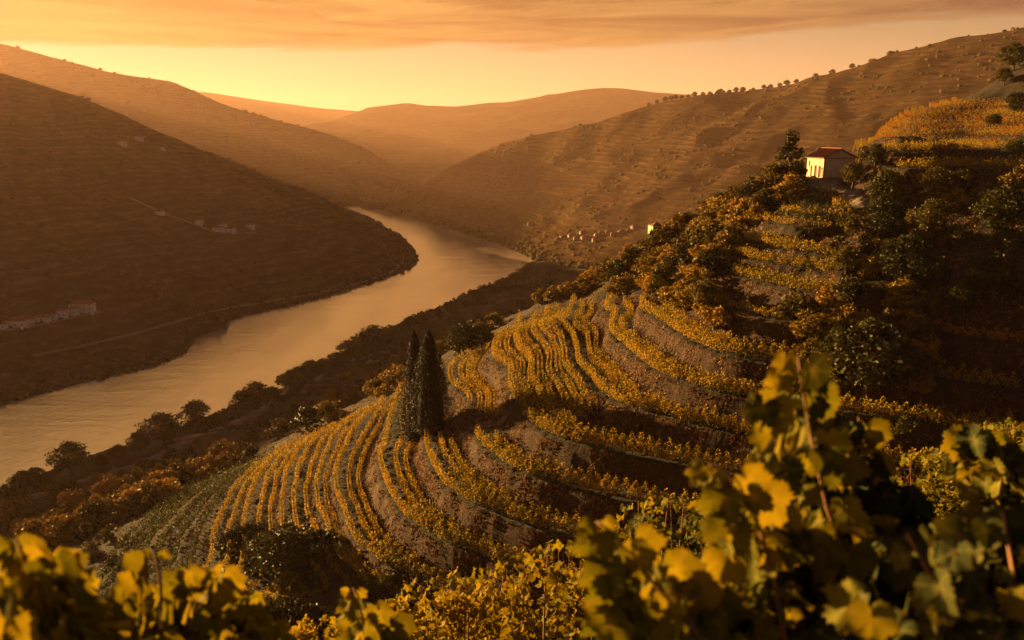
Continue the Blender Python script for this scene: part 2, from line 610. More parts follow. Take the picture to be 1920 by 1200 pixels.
def rbf_fit():
    P, S = [], []
    for a, pts in CONT:
        # resample so that no stretch is left without a support
        for (x0, y0), (x1, y1) in zip(pts, pts[1:]):
            n = max(1, int(math.hypot(x1 - x0, y1 - y0) / 55))
            for i in range(n):
                t = i / n
                u, s = slope_u(x0 + (x1 - x0) * t, y0 + (y1 - y0) * t)
                P.append((u, math.log(a / s)))
                S.append(s)
        u, s = slope_u(*pts[-1])
        P.append((u, math.log(a / s)))
        S.append(s)
    for px, py, a in SPOT:
        u, s = slope_u(px, py)
        if abs(s) < 0.012:
            y = 155.0
        else:
            y = a / s
        y = min(max(y, 60), 1300)
        P.append((u, math.log(y)))
        S.append(a / y)
    for u, y, a in BACK:
        P.append((u, math.log(y)))
        S.append(a / y)
    P = np.array(P)
    S = np.array(S)
    return P, S


def kern(r2):
    return 0.5 * r2 * np.log(r2 + 1e-12)


TP, TS = rbf_fit()
_n = len(TP)
_d2 = ((TP[:, None, :] - TP[None, :, :]) ** 2).sum(-1)
_A = np.zeros((_n + 3, _n + 3))
_A[:_n, :_n] = kern(_d2) + np.eye(_n) * 2.0e-4
_A[:_n, _n] = 1
_A[:_n, _n + 1:] = TP
_A[_n:, :_n] = _A[:_n, _n:].T
_W = np.linalg.solve(_A, np.concatenate([TS, np.zeros(3)]))


def field(U, Lg):
    """smooth drop below the eye at (u, ln y)"""
    out = np.empty(U.shape)
    Uf, Lf, of = U.ravel(), Lg.ravel(), out.ravel()
    for i in range(0, len(Uf), 20000):
        uu, ll = Uf[i:i + 20000], Lf[i:i + 20000]
        r2 = (uu[:, None] - TP[None, :, 0]) ** 2 + (ll[:, None] - TP[None, :, 1]) ** 2
        s = kern(r2) @ _W[:_n] + _W[_n] + _W[_n + 1] * uu + _W[_n + 2] * ll
        of[i:i + 20000] = s * np.exp(ll)
    return out


# coarse table of the smooth field, sampled bilinearly afterwards
GU = np.linspace(-1.02, 1.02, 409)
GL = np.linspace(math.log(0.8), math.log(1320), 700)
_uu, _ll = np.meshgrid(GU, GL, indexing='ij')
TAB = field(_uu, _ll)


def bil(tab, gu, gl, U, Lg):
    fu = np.clip((U - gu[0]) / (gu[1] - gu[0]), 0, len(gu) - 1.001)
    fl = np.clip((Lg - gl[0]) / (gl[1] - gl[0]), 0, len(gl) - 1.001)
    i = fu.astype(int)
    j = fl.astype(int)
    a = fu - i
    b = fl - j
    return (tab[i, j] * (1 - a) * (1 - b) + tab[i + 1, j] * a * (1 - b) + tab[i, j + 1] * (1 - a) * b + tab[i + 1, j + 1] * a * b)


def smooth_a(x, y):
    x = np.asarray(x, float)
    y = np.maximum(np.asarray(y, float), 0.85)
    return bil(TAB, GU, GL, x / y, np.log(y))


# terraces ------------------------------------------------------------------
LIPS = [-9.5, -6.5, -3.5, -1.2, 1.2, 3.0, 5.6, 8.6, 11.0, 13.8, 15.9, 17.6, 19.4, 22.3, 25.8, 29.2, 32.6, 36.0, 39.4, 42.8, 46.2, 49.8, 51.6, 52.9, 54.2, 55.6, 57.0, 58.2, 59.5, 61.0, 63.0]
FLAT = 0.70


def in_poly(px, py, poly):
    px = np.asarray(px, float)
    py = np.asarray(py, float)
    c = np.zeros(px.shape, bool)
    n = len(poly)
    for i in range(n):
        x0, y0 = poly[i]
        x1, y1 = poly[(i + 1) % n]
        cond = ((y0 > py) != (y1 > py))
        with np.errstate(divide='ignore', invalid='ignore'):
            xx = (x1 - x0) * (py - y0) / ((y1 - y0) if y1 != y0 else 1e-9) + x0
        c ^= cond & (px < xx)
    return c


VINE_AREA = [(322, 930), (404, 894), (479, 864), (540, 838), (602, 810), (658, 783), (700, 760), (752, 738), (830, 686), (865, 655), (920, 638),
             (985, 604), (1040, 566), (1110, 560), (1210, 562), (1300, 592), (1350, 625), (1480, 640), (1600, 670), (1920, 700), (1920, 1260), (60, 1260), (85, 1100), (200, 1000)]
BARE = [(768, 690), (832, 690), (850, 742), (905, 765), (960, 770), (985, 800), (930, 812), (882, 812), (790, 822), (764, 790)]
UPPER = [(1338, 560), (1350, 500), (1400, 440), (1440, 405), (1560, 425), (1570, 640), (1480, 650), (1345, 600)]
HIGH_R = [(1590, 292), (1600, 262), (1700, 205), (1880, 140), (2000, 80), (2000, 340), (1700, 345), (1672, 300)]
MID_R = [(1690, 585), (1920, 600), (1990, 700), (1570, 720), (1560, 650)]
FIELD = [(915, 648), (985, 604), (1040, 566), (1060, 590), (1060, 640), (1096, 715), (1125, 760), (1060, 800), (985, 795), (940, 740)]
SHADE_L = [(322, 930), (404, 925), (440, 990), (420, 1260), (60, 1260), (85, 1100), (200, 1000)]


def terrace_mask(px, py):
    m = np.zeros(np.shape(px))
    for poly in (VINE_AREA, UPPER, HIGH_R, MID_R):
        m = np.maximum(m, in_poly(px, py, poly).astype(float))
    m = np.where(in_poly(px, py, BARE), 0.25, m)
    m = np.where(in_poly(px, py, FIELD), 0.12, m)
    m = np.where(in_poly(px, py, SHADE_L), 0.35, m)
    m = np.where(in_poly(px, py, HIGH_R), np.where(in_poly(px, py, [(1600, 285), (1640, 262), (1800, 262), (1960, 262), (1960, 345), (1690, 345)]), 1.0, 0.3), m)
    return m


MU = np.linspace(-0.95, 0.95, 500)
ML = np.linspace(math.log(40), math.log(320), 420)
_mu, _ml = np.meshgrid(MU, ML, indexing='ij')
_my = np.exp(_ml)
_mx = _mu * _my
_ma = smooth_a(_mx, _my)
_mpx, _mpy = project(_mx, _my, CAMZ - _ma)
_my_ok = (_my > 58) & (_my < 300)
MASK = terrace_mask(_mpx, _mpy) * _my_ok
# feather the borders
for _ in range(3):
    MASK[1:-1, 1:-1] = (MASK[1:-1, 1:-1] * 2 + MASK[:-2, 1:-1] + MASK[2:, 1:-1] + MASK[1:-1, :-2] + MASK[1:-1, 2:]) / 6


def stepped(a):
    """terraced level for a smooth level: flat from the lip, then a steep bank"""
    a = np.asarray(a, float)
    L = np.array(LIPS)
    k = np.clip(np.searchsorted(L, a), 1, len(L) - 1)
    lo, hi = L[k - 1], L[k]
    t = np.clip((hi - a) / (hi - lo), 0, 1)
    d = hi - lo
    flat = np.where(d > 2.5, FLAT, 0.66)
    b = np.clip((t - flat) / (1 - flat), 0, 1)
    b = b * b * (3 - 2 * b) * 0.5 + b * 0.5
    res = hi - d * (0.04 * np.minimum(t / flat, 1) + 0.96 * b)
    inside = (a > L[0]) & (a < L[-1])
    return np.where(inside, res, a)


def drop(x, y):
    x = np.asarray(x, float)
    y = np.asarray(y, float)
    a = smooth_a(x, y)
    yy = np.maximum(y, 0.85)
    m = bil(MASK, MU, ML, x / yy, np.log(yy)) * ((yy > 41) & (yy < 318))
    # kinks in the lip lines, as dug by hand
    aw = a + m * 0.10 * fbm(x * 0.35, y * 0.35, 2)
    st = stepped(aw)
    rough = fbm(x * 0.05, y * 0.05, 4) * np.clip(yy / 160, 0.02, 3.0) * 1.2 * (1 - np.clip(m, 0, 1) * 0.97)
    fine = fbm(x * 0.9, y * 0.9, 3) * 0.13 * np.clip(yy / 60, 0.15, 1) + fbm(x * 3.1, y * 3.1, 2) * 0.05 * np.clip(yy / 60, 0.1, 1)
    base = a + (st - a) * m
    keep = np.clip((178 - a) / 20, 0, 1)
    res = base + (rough * keep) + fine
    # level yard round the house
    hd = np.hypot(x - 60.0, y - 160.5)
    wgt = np.clip(1 - (hd - 5.5) / 5.0, 0, 1)
    wgt = wgt * wgt * (3 - 2 * wgt)
    return res * (1 - wgt) + (8.0 + 0.25 * fine) * wgt


def ground(x, y):
    return CAMZ - drop(x, y)


def build_near():
    ys = [0.85]
    while ys[-1] < 1315:
        y = ys[-1]
        f = 0.030 if y < 40 else (0.0085 if y < 66 else (0.0040 if y < 150 else (0.0050 if y < 250 else 0.012)))
        ys.append(y * (1 + f))
    ys = np.array(ys)
    us = np.concatenate([np.linspace(-1.0, -0.64, 45)[:-1], np.linspace(-0.64, 0.66, 560)[:-1], np.linspace(0.66, 1.0, 45)])
    U, Y = np.meshgrid(us, ys, indexing='ij')
    X = U * Y
    Z = CAMZ - drop(X, Y)
    V = np.stack([X, Y, Z], -1).reshape(-1, 3)
    nu, ny = U.shape
    idx = np.arange(nu * ny).reshape(nu, ny)
    Fq = np.stack([idx[:-1, :-1], idx[1:, :-1], idx[1:, 1:], idx[:-1, 1:]], -1).reshape(-1, 4)
    zq = Z[:-1, :-1].ravel()
    Fq = Fq[zq > -4]
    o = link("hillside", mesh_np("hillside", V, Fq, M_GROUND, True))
    tag(o, "terraced vineyard slope of brown schist falling to the river", "hillside", kind='structure')
    return o


build_near()

# ------------------------------------------------------------------ far hills
def resample(pts, n):
    P = np.array([tuple(p) for p in pts], float)
    seg = np.linalg.norm(np.diff(P, axis=0), axis=1)
    t = np.concatenate([[0], np.cumsum(seg)])
    t /= t[-1]
    s = np.linspace(0, 1, n)
    out = np.stack([np.interp(s, t, P[:, i]) for i in range(3)], -1)
    # soften the corners
    for _ in range(max(2, n // 60)):
        out[1:-1] = (out[:-2] + out[1:-1] * 2 + out[2:]) / 4
    return out


def loft(name, rails, nu, nv, mat, label, amp=6.0, wl=90.0, gully=10.0, gwl=220.0, mids=None):
    R = [resample(r, nu) for r in rails]
    K = len(R)
    tt = np.linspace(0, K - 1, nv * (K - 1) + 1)
    rows = []
    for t in tt:
        i = min(int(t), K - 2)
        f = t - i
        p0, p1, p2, p3 = R[max(i - 1, 0)], R[i], R[i + 1], R[min(i + 2, K - 1)]
        c = 0.5 * ((2 * p1) + (-p0 + p2) * f + (2 * p0 - 5 * p1 + 4 * p2 - p3) * f * f + (-p0 + 3 * p1 - 3 * p2 + p3) * f ** 3)
        c = c * 0.6 + (p1 * (1 - f) + p2 * f) * 0.4
        rows.append(c)
    G = np.stack(rows, 1)
    X, Y, Z = G[..., 0], G[..., 1], G[..., 2]
    up = np.clip(Z / 60.0, 0, 1)
    w = np.ones(len(tt))
    n = fbm(X / wl, Y / wl, 5, 0.5) * amp
    g = -np.abs(fbm(X / gwl + 5, Y / gwl + 3, 3, 0.5)) * gully
    rt = np.zeros(len(tt))
    ridge = (K - 2) if K > 2 else K - 1
    near_ridge = np.clip(1 - np.abs(tt - ridge) / 0.25, 0, 1)[None, :]
    Z2 = Z + up * (n * (1 - 0.75 * near_ridge) + g * (1 - near_ridge))
    G = np.stack([X, Y, Z2], -1)
    nu_, nv_ = G.shape[:2]
    idx = np.arange(nu_ * nv_).reshape(nu_, nv_)
    Fq = np.stack([idx[:-1, :-1], idx[1:, :-1], idx[1:, 1:], idx[:-1, 1:]], -1).reshape(-1, 4)
    me = mesh_np(name, G.reshape(-1, 3), Fq, mat, True)
    o = link(name, me)
    tag(o, label, "hill", kind='structure')
    me.update()
    if sum(p.normal.z for p in me.polygons[:200]) < 0:
        me.flip_normals()
    return G


def shift(pts, dx, dy, zf, dz=0):
    return [Vector((p.x + dx, p.y + dy, p.z * zf + dz)) for p in pts]


def S(*pp):
    return [atz(px, py, z) for px, py, z in pp]


def Rg(*pp):
    return [at(px, py, Y) for px, py, Y in pp]


def lerp_rail(a, b, t, bulge=0.0, n=24):
    A, B = resample(a, n), resample(b, n)
    C = A * (1 - t) + B * t
    C[:, 2] += bulge
    return [Vector(tuple(c)) for c in C]


C_LEFT = [(0.012, 0.013, 0.009), (0.034, 0.030, 0.020), (0.062, 0.046, 0.028), (0.125, 0.092, 0.060), (0.24, 0.19, 0.14)]
C_RIGHT = [(0.020, 0.017, 0.009), (0.052, 0.033, 0.017), (0.085, 0.047, 0.024), (0.14, 0.078, 0.038), (0.34, 0.20, 0.10)]
M_HL = hill_mat("far_terraces_left", C_LEFT, 6.5, 0.58, 4.0)
M_HL2 = hill_mat("second_hill_scrub", C_LEFT, 9.0, 0.4, 7.0, 0.004)
M_HR = hill_mat("far_terraces_right", C_RIGHT, 8.0, 0.42, 6.0, 0.005)
M_HF = hill_mat("distant_hill_scrub", C_LEFT, 14.0, 0.3, 10.0, 0.003)

# main hill on the left bank
shoreA = [Vector((-2300, -400, -2)), Vector((-1500, 0, -2)), Vector((-900, 260, -2))] + S((-420, 905, -2), (-200, 835, -2), (0, 772, -2), (100, 742, -2), (200, 717, -2), (300, 692, -2), (358, 668, -2), (366, 640, -2), (450, 602, -2),
           (600, 566, -2), (680, 541, -2), (760, 516, -2), (793, 494, -2), (786, 474, -2), (748, 444, -2), (700, 415, -2), (660, 396, -2), (640, 389, -2))
ridgeA = [Vector((-3100, -300, 380)), Vector((-2300, 250, 395)), Vector((-1720, 640, 380)), Vector((-1430, 1010, 368))] + Rg((-420, 35, 1350), (-200, 82, 1330), (0, 136, 1300), (50, 150, 1300), (150, 182, 1290), (250, 227, 1290), (300, 252, 1290), (400, 297, 1300),  # leftmost points out of view, added and raised to shade the valley floor
            (500, 346, 1310), (560, 374, 1315), (600, 388, 1310), (650, 410, 1300), (700, 432, 1285), (740, 450, 1268), (772, 470, 1262), (781, 477, 1280), (770, 466, 1340), (720, 432, 1480))
midA = lerp_rail(shoreA, ridgeA, 0.30, 3.0, 40)
midA2 = lerp_rail(shoreA, ridgeA, 0.66, 10.0, 40)
backA = shift(ridgeA, -350, 520, 0.25, -8)
HA = loft("left_hill", [shoreA, midA, midA2, ridgeA, backA], 520, 60, M_HL, "terraced brown hillside across the river at left", 5.0, 60.0, 9.0, 200.0)

# low spur in front of it, with the white houses
shoreB = [Vector((-700, 300, -2))] + S((-420, 902, -2), (-200, 833, -2), (0, 770, -2), (100, 740, -2), (200, 715, -2), (300, 690, -2), (356, 668, -2), (364, 642, -2), (420, 618, -2))
ridgeB = [Vector((-900, 560, 100))] + Rg((-420, 330, 820), (-200, 365, 830), (0, 405, 835), (100, 436, 835), (200, 480, 830), (300, 530, 825), (360, 566, 815), (390, 583, 800), (425, 604, 790))
midB = lerp_rail(shoreB, ridgeB, 0.35, 2.0, 24)
midB2 = lerp_rail(shoreB, ridgeB, 0.70, 6.0, 24)
backB = shift(ridgeB, -60, 260, 0.4, -4)
HB = loft("low_spur", [shoreB, midB, midB2, ridgeB, backB], 220, 40, M_HL, "dark low spur by the left bank", 3.0, 45.0, 5.0, 120.0)

# second hill on the left, behind
baseC = S((-500, 392, 0), (200, 392, 0), (500, 391, -2), (640, 390, -2), (690, 389, -2), (720, 388, -2), (760, 384, -2), (800, 380, -2), (830, 377, -2))
ridgeC = Rg((-500, 90, 3200), (-200, 84, 3216), (0, 82, 3240), (100, 108, 3264), (200, 134, 3280), (260, 144, 3280), (320, 152, 3296), (360, 168, 3320), (400, 187, 3344), (460, 210, 3376), (520, 226, 3408),
            (580, 240, 3440), (640, 259, 3472), (690, 282, 3504), (740, 312, 3536), (780, 334, 3568), (810, 350, 3600), (840, 366, 3648))
midC = lerp_rail(baseC, ridgeC, 0.5, 14.0, 24)
backC = shift(ridgeC, -300, 800, 0.3, -10)
HC = loft("second_left_hill", [baseC, midC, ridgeC, backC], 220, 60, M_HL2, "hazy hill rising behind the left hillside", 10.0, 160.0, 24.0, 380.0)

# distant centre hill
baseD = [Vector((x, 3480, -5)) for x in (-2000, -900, 0, 900, 2000, 3300)]
ridgeD = Rg((560, 262, 5650), (620, 232, 5650), (660, 219, 5650), (700, 207, 5650), (735, 196, 5650), (765, 192, 5650), (800, 198, 5650), (850, 200, 5650), (900, 196, 5700), (960, 190, 5750), (1020, 180, 5750),
            (1080, 170, 5750), (1130, 164, 5750), (1170, 165, 5750), (1230, 173, 5800), (1300, 178, 5850), (1400, 185, 5850), (1600, 200, 5850), (2100, 215, 5850))
midD = lerp_rail(baseD, ridgeD, 0.5, 20.0, 24)
backD = shift(ridgeD, 0, 900, 0.3, -10)
HD = loft("distant_hill", [baseD, midD, ridgeD, backD], 220, 40, M_HF, "pale rounded hill in haze at the end of the valley", 12.0, 220.0, 34.0, 520.0)

baseE = [Vector((x, 5900, -5)) for x in (-4400, -3200, -2000, -800, 400)]
ridgeE = Rg((0, 172, 6800), (200, 172, 6800), (380, 172, 6800), (420, 178, 6800), (480, 187, 6800), (540, 195, 6800), (600, 203, 6800), (660, 208, 6800), (700, 210, 6800), (900, 225, 6800))
backE = shift(ridgeE, 0, 900, 0.3, -10)
HE = loft("farthest_ridge", [baseE, ridgeE, backE], 120, 40, M_HF, "faintest ridge in the glow beyond the second hill", 8.0, 260.0, 20.0, 600.0)

# long hill on the right bank
baseF = S((650, 386, -2), (712, 391, -2), (735, 399, -2), (790, 415, -2), (860, 437, -2), (940, 462, -2), (980, 481, -2), (1000, 489, -1)) + \
    [Vector((70, 1080, 2)), Vector((180, 960, 3)), Vector((380, 860, 4)), Vector((700, 800, 4)), Vector((1100, 640, 5))]
ridgeF = Rg((708, 388, 2120), (730, 380, 2110), (760, 366, 2100), (800, 340, 2080), (850, 311, 2060), (900, 287, 2040), (950, 267, 2020), (1000, 255, 2000), (1050, 246, 1980), (1100, 236, 1950),
            (1150, 222, 1920), (1200, 203, 1890), (1250, 189, 1860), (1300, 181, 1830), (1400, 171, 1770), (1450, 164, 1730), (1500, 155, 1700), (1550, 142, 1670), (1600, 128, 1640), (1650, 110, 1600),
            (1700, 96, 1560), (1750, 82, 1520), (1800, 73, 1480), (1860, 62, 1430), (1920, 51, 1400), (2100, 22, 1350), (2500, -20, 1300))
midF = lerp_rail(baseF, ridgeF, 0.33, 0.0, 40)
midF2 = lerp_rail(baseF, ridgeF, 0.68, 8.0, 40)
backF = shift(ridgeF, 500, 700, 0.3, -10)
HF = loft("right_hill", [baseF, midF, midF2, ridgeF, backF], 360, 60, M_HR, "long reddish hillside on the right bank with trees along its crest", 7.0, 80.0, 26.0, 210.0)

# river and valley floor ------------------------------------------------------
def build_flats():
    mb = MB()
    mb.add([(-6500, -500, 0), (6500, -500, 0), (6500, 8500, 0), (-6500, 8500, 0)], [(0, 1, 2, 3)])
    o = mb.build("river", M_WATER)
    tag(o, "wide tan river bending between the hills", "river", kind='structure')
    mb = MB()
    mb.add([(-6550, -550, -6), (6550, -550, -6), (6550, 8550, -6), (-6550, 8550, -6)], [(0, 1, 2, 3)])
    o = mb.build("riverbed", simple_mat("bed", (0.05, 0.035, 0.02), (0.09, 0.06, 0.035), 0.01))
    tag(o, "brown ground under the river and out to the horizon", "ground", kind='structure')


build_flats()
# ------------------------------------------------------------------ foliage colours
G_VINE = [(0.18, (0.07, 0.085, 0.010)), (0.36, (0.15, 0.14, 0.015)), (0.55, (0.31, 0.235, 0.022)), (0.72, (0.46, 0.30, 0.028)), (0.92, (0.46, 0.19, 0.025))]
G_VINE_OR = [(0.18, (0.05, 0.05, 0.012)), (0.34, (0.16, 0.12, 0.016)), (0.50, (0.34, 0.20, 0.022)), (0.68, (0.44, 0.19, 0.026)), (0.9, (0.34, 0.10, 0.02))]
G_VINE_SHADE_GR = [(0.18, (0.012, 0.024, 0.008)), (0.45, (0.028, 0.046, 0.012)), (0.7, (0.055, 0.068, 0.014)), (0.92, (0.15, 0.12, 0.02))]  # green leaves, darkened so the lower-left rows carry their shade as colour
G_SHRUB = [(0.15, (0.030, 0.028, 0.008)), (0.36, (0.08, 0.066, 0.014)), (0.55, (0.19, 0.130, 0.022)), (0.75, (0.33, 0.20, 0.030)), (0.95, (0.34, 0.14, 0.026))]
G_DARK = [(0.15, (0.012, 0.016, 0.006)), (0.45, (0.030, 0.034, 0.010)), (0.7, (0.075, 0.068, 0.016)), (0.9, (0.17, 0.115, 0.024))]
G_CYP = [(0.2, (0.003, 0.005, 0.003)), (0.5, (0.006, 0.009, 0.004)), (0.8, (0.014, 0.015, 0.006))]
G_FRONT = [(0.15, (0.055, 0.072, 0.012)), (0.36, (0.105, 0.120, 0.014)), (0.58, (0.20, 0.185, 0.020)), (0.86, (0.34, 0.26, 0.026))]
M_VINE = leaf_mat("vine_leaves_gold", G_VINE, 0.35, big=0.035)
M_VINE_OR = leaf_mat("vine_leaves_orange", G_VINE_OR, 0.35, big=0.05)
M_VINE_SHADE_GR = leaf_mat("vine_leaves_shade_green", G_VINE_SHADE_GR, 0.3, big=0.05)
M_SHRUB = leaf_mat("scrub_leaves", G_SHRUB, 0.25, use_obj=True, big=0.06)
M_TREE = leaf_mat("evergreen_leaves", G_DARK, 0.2, use_obj=True, big=0.06)
M_CYP = leaf_mat("cypress_leaves", G_CYP, 0.05, big=0.3)
M_BARK = simple_mat("bark", (0.045, 0.030, 0.020), (0.10, 0.068, 0.045), 9.0, 0.9, 0.5)
M_WOOD = simple_mat("weathered_wood", (0.09, 0.06, 0.045), (0.18, 0.13, 0.09), 12.0, 0.9, 0.3)
M_STRAW = leaf_mat("dry_grass_blades", [(0.25, (0.03, 0.016, 0.008)), (0.5, (0.10, 0.050, 0.020)), (0.8, (0.32, 0.165, 0.055))], 0.2, big=0.2)


def leaf_cards(P, size, rng, flat=0.0, aspect=0.75, tri=False, bias=None):
    """a small four-cornered leaf face at every point, randomly turned"""
    n = len(P)
    a = rng.normal(size=(n, 3))
    if bias is not None:
        a += bias
    a[:, 2] += flat
    a /= np.linalg.norm(a, axis=1)[:, None] + 1e-9
    b = rng.normal(size=(n, 3))
    t1 = np.cross(a, b)
    t1 /= np.linalg.norm(t1, axis=1)[:, None] + 1e-9
    t2 = np.cross(a, t1)
    s = (size * (0.6 + 0.8 * rng.random(n)))[:, None] * 0.5
    if tri:
        V = np.stack([P + t1 * s, P - t1 * s * 0.6 + t2 * s * aspect, P - t1 * s * 0.6 - t2 * s * aspect], 1).reshape(-1, 3)
        return V, np.arange(n * 3).reshape(n, 3)
    V = np.stack([P + t1 * s, P + t2 * s * aspect + a * s * 0.25, P - t1 * s, P - t2 * s * aspect + a * s * 0.25], 1).reshape(-1, 3)
    return V, np.arange(n * 4).reshape(n, 4)


# ------------------------------------------------------------------ vine rows along the terraces
def trace(level, start, allowed, step=0.8, maxlen=260):
    """walk along the contour 'level' of the smooth slope from a start pixel, both ways, while 'allowed' holds"""
    u, s = slope_u(*start)
    y = level / s
    x = u * y
    def val(x, y):
        return float(smooth_a(x, y)) - level
    def grad(x, y, e=0.25):
        return ((float(smooth_a(x + e, y)) - float(smooth_a(x - e, y))) / (2 * e), (float(smooth_a(x, y + e)) - float(smooth_a(x, y - e))) / (2 * e))
    def snap(x, y):
        for _ in range(4):
            gx, gy = grad(x, y)
            g2 = gx * gx + gy * gy + 1e-6
            f = val(x, y)
            k = max(-2.0, min(2.0, f / math.sqrt(g2))) / math.sqrt(g2)
            x -= gx * k
            y -= gy * k
        return x, y
    x, y = snap(x, y)
    out = []
    for sgn in (1, -1):
        pts = []
        cx, cy = x, y
        d = None
        for i in range(int(maxlen / step)):
            gx, gy = grad(cx, cy)
            g = math.hypot(gx, gy) + 1e-9
            tx, ty = -gy / g * sgn, gx / g * sgn
            if d is not None and tx * d[0] + ty * d[1] < 0:
                break
            d = (tx, ty)
            cx, cy = snap(cx + tx * step, cy + ty * step)
            z = CAMZ - level
            px, py = project(cx, cy, z)
            if not allowed(px, py, cx, cy):
                break
            pts.append((cx, cy))
        out.append(pts)
    return out[1][::-1] + [(x, y)] + out[0]


def poly_test(poly, *excl):
    def f(px, py, x, y):
        if not (70 < y < 300):
            return False
        if not bool(in_poly(px, py, poly)):
            return False
        for e in excl:
            if bool(in_poly(px, py, e)):
                return False
        return True
    return f


ROWS = []
ORD = ["first", "second", "third", "fourth", "fifth", "sixth", "seventh", "eighth", "ninth", "tenth", "eleventh", "twelfth", "thirteenth", "fourteenth", "fifteenth", "sixteenth", "seventeenth", "eighteenth", "nineteenth", "twentieth"]


def vine_row(pts, label, group, mat=None, h=1.45, w=0.52, dens=110, size=0.20, seed=0):
    rng = np.random.default_rng(seed)
    P = np.array(pts)
    if len(P) < 5:
        return None
    seg = np.linalg.norm(np.diff(P, axis=0), axis=1)
    t = np.concatenate([[0], np.cumsum(seg)])
    L = t[-1]
    n = int(L * dens)
    s = rng.random(n) * L
    # single vines every metre or so: fuller at the stock, thinner between, some gaps
    nv = max(2, int(L / 1.15))
    vig = 0.55 + 0.6 * rng.random(nv + 2)
    vig[rng.random(nv + 2) < 0.05] = 0.12
    hh = 0.80 + 0.35 * rng.random(nv + 2)
    k = np.clip((s / L * nv), 0, nv)
    ki = k.astype(int)
    fr = k - ki
    keep = rng.random(n) < vig[ki] * (0.55 + 0.45 * np.cos((fr - 0.5) * 2 * np.pi) ** 2 + 0.25)
    s, ki, fr = s[keep], ki[keep], fr[keep]
    n = len(s)
    x = np.interp(s, t, P[:, 0])
    y = np.interp(s, t, P[:, 1])
    dx = np.interp(np.minimum(s + 0.3, L), t, P[:, 0]) - np.interp(np.maximum(s - 0.3, 0), t, P[:, 0])
    dy = np.interp(np.minimum(s + 0.3, L), t, P[:, 1]) - np.interp(np.maximum(s - 0.3, 0), t, P[:, 1])
    dl = np.hypot(dx, dy) + 1e-9
    nx, ny = -dy / dl, dx / dl
    top = h * hh[ki] * (0.82 + 0.22 * np.cos((fr - 0.5) * 2 * np.pi))
    q = rng.random(n) ** 0.75
    zz = 0.32 + (top - 0.32) * q
    wob = 0.05 * np.sin(s * 0.37 + rng.random() * 6) + 0.03 * np.sin(s * 2.3)
    off = (rng.choice([-1, 1], n) * (w * 0.5) * (0.55 + 0.5 * rng.random(n)) * np.sqrt(np.clip(1 - (q - 0.45) ** 2 * 1.5, 0.1, 1))) + wob
    X, Y = x + nx * off, y + ny * off
    # shoots that stand out of the hedge
    sh = rng.random(n) < 0.05
    zz = np.where(sh, zz + 0.25 + 0.2 * rng.random(n), zz)
    gz = ground(x, y)
    Q = np.stack([X, Y, gz + zz], 1)
    V, Fq = leaf_cards(Q, np.full(n, size), rng, 0.15)
    cx, cy = float(P[len(P) // 2, 0]), float(P[len(P) // 2, 1])
    cz = float(ground(cx, cy))
    c0 = np.array([cx, cy, cz])
    root = empty("vine_row", (cx, cy, cz))
    tag(root, label, "vine row", group)
    f = link("foliage", mesh_np("foliage", V - c0, Fq, mat or M_VINE), root)
    f['kind'] = 'stuff'
    # stocks and posts
    mb = MB()
    posts = MB()
    for i in range(nv + 1):
        si = (i + 0.5) / (nv + 1) * L
        vx, vy = float(np.interp(si, t, P[:, 0])), float(np.interp(si, t, P[:, 1]))
        vz = float(ground(vx, vy))
        p0 = Vector((vx - cx, vy - cy, vz - cz - 0.1))
        j = Vector((rng.uniform(-0.08, 0.08), rng.uniform(-0.08, 0.08), 0))
        mb.tube([p0, p0 + Vector((0, 0, 0.35)) + j, p0 + Vector((0, 0, 0.75)) - j], [0.05, 0.04, 0.03], 3, False)
        if i % 5 == 0:
            posts.tube([p0, p0 + Vector((0.02, 0, 1.6 + rng.uniform(-0.1, 0.1)))], 0.04, 4, True)
    o = mb.build("vine_stocks", M_BARK, root)
    o['kind'] = 'stuff'
    o = posts.build("row_posts", M_WOOD, root)
    o['kind'] = 'stuff'
    return root


NB_ROWS = 0


def add_rows(levels, start, allowed, labels, group, mat=None, **kw):
    global NB_ROWS
    for i, (lv, lb) in enumerate(zip(levels, labels)):
        st = start(lv) if callable(start) else start[i]
        pts = trace(lv, st, allowed)
        NB_ROWS += 1
        vine_row(pts, lb, group, mat[i] if isinstance(mat, list) else mat, seed=100 + NB_ROWS, **kw)


def on_contour(level, frac):
    """a pixel on the surveyed contour, interpolated between the two traced ones round the level"""
    cs = sorted(CONT, key=lambda c: c[0])
    lo = max([c for c in cs if c[0] <= level], key=lambda c: c[0])
    hi = min([c for c in cs if c[0] >= level], key=lambda c: c[0])
    def pt(c):
        P = np.array(c[1], float)
        t = np.linspace(0, 1, len(P))
        return np.interp(frac, t, P[:, 0]), np.interp(frac, t, P[:, 1])
    a, b = pt(lo), pt(hi)
    f = 0 if hi[0] == lo[0] else (level - lo[0]) / (hi[0] - lo[0])
    return (a[0] * (1 - f) + b[0] * f, a[1] * (1 - f) + b[1] * f)


main_ok = poly_test(VINE_AREA, BARE)
inner_ok = poly_test([(560, 770), (660, 740), (1045, 560), (1215, 560), (1270, 600), (1215, 700), (1130, 790), (1000, 880), (900, 960), (800, 1020), (700, 1080), (560, 1000)], BARE, FIELD)
GT = "vine rows on the wide terraces round the spur"
GN = "vine rows fanning down the nose of the spur"
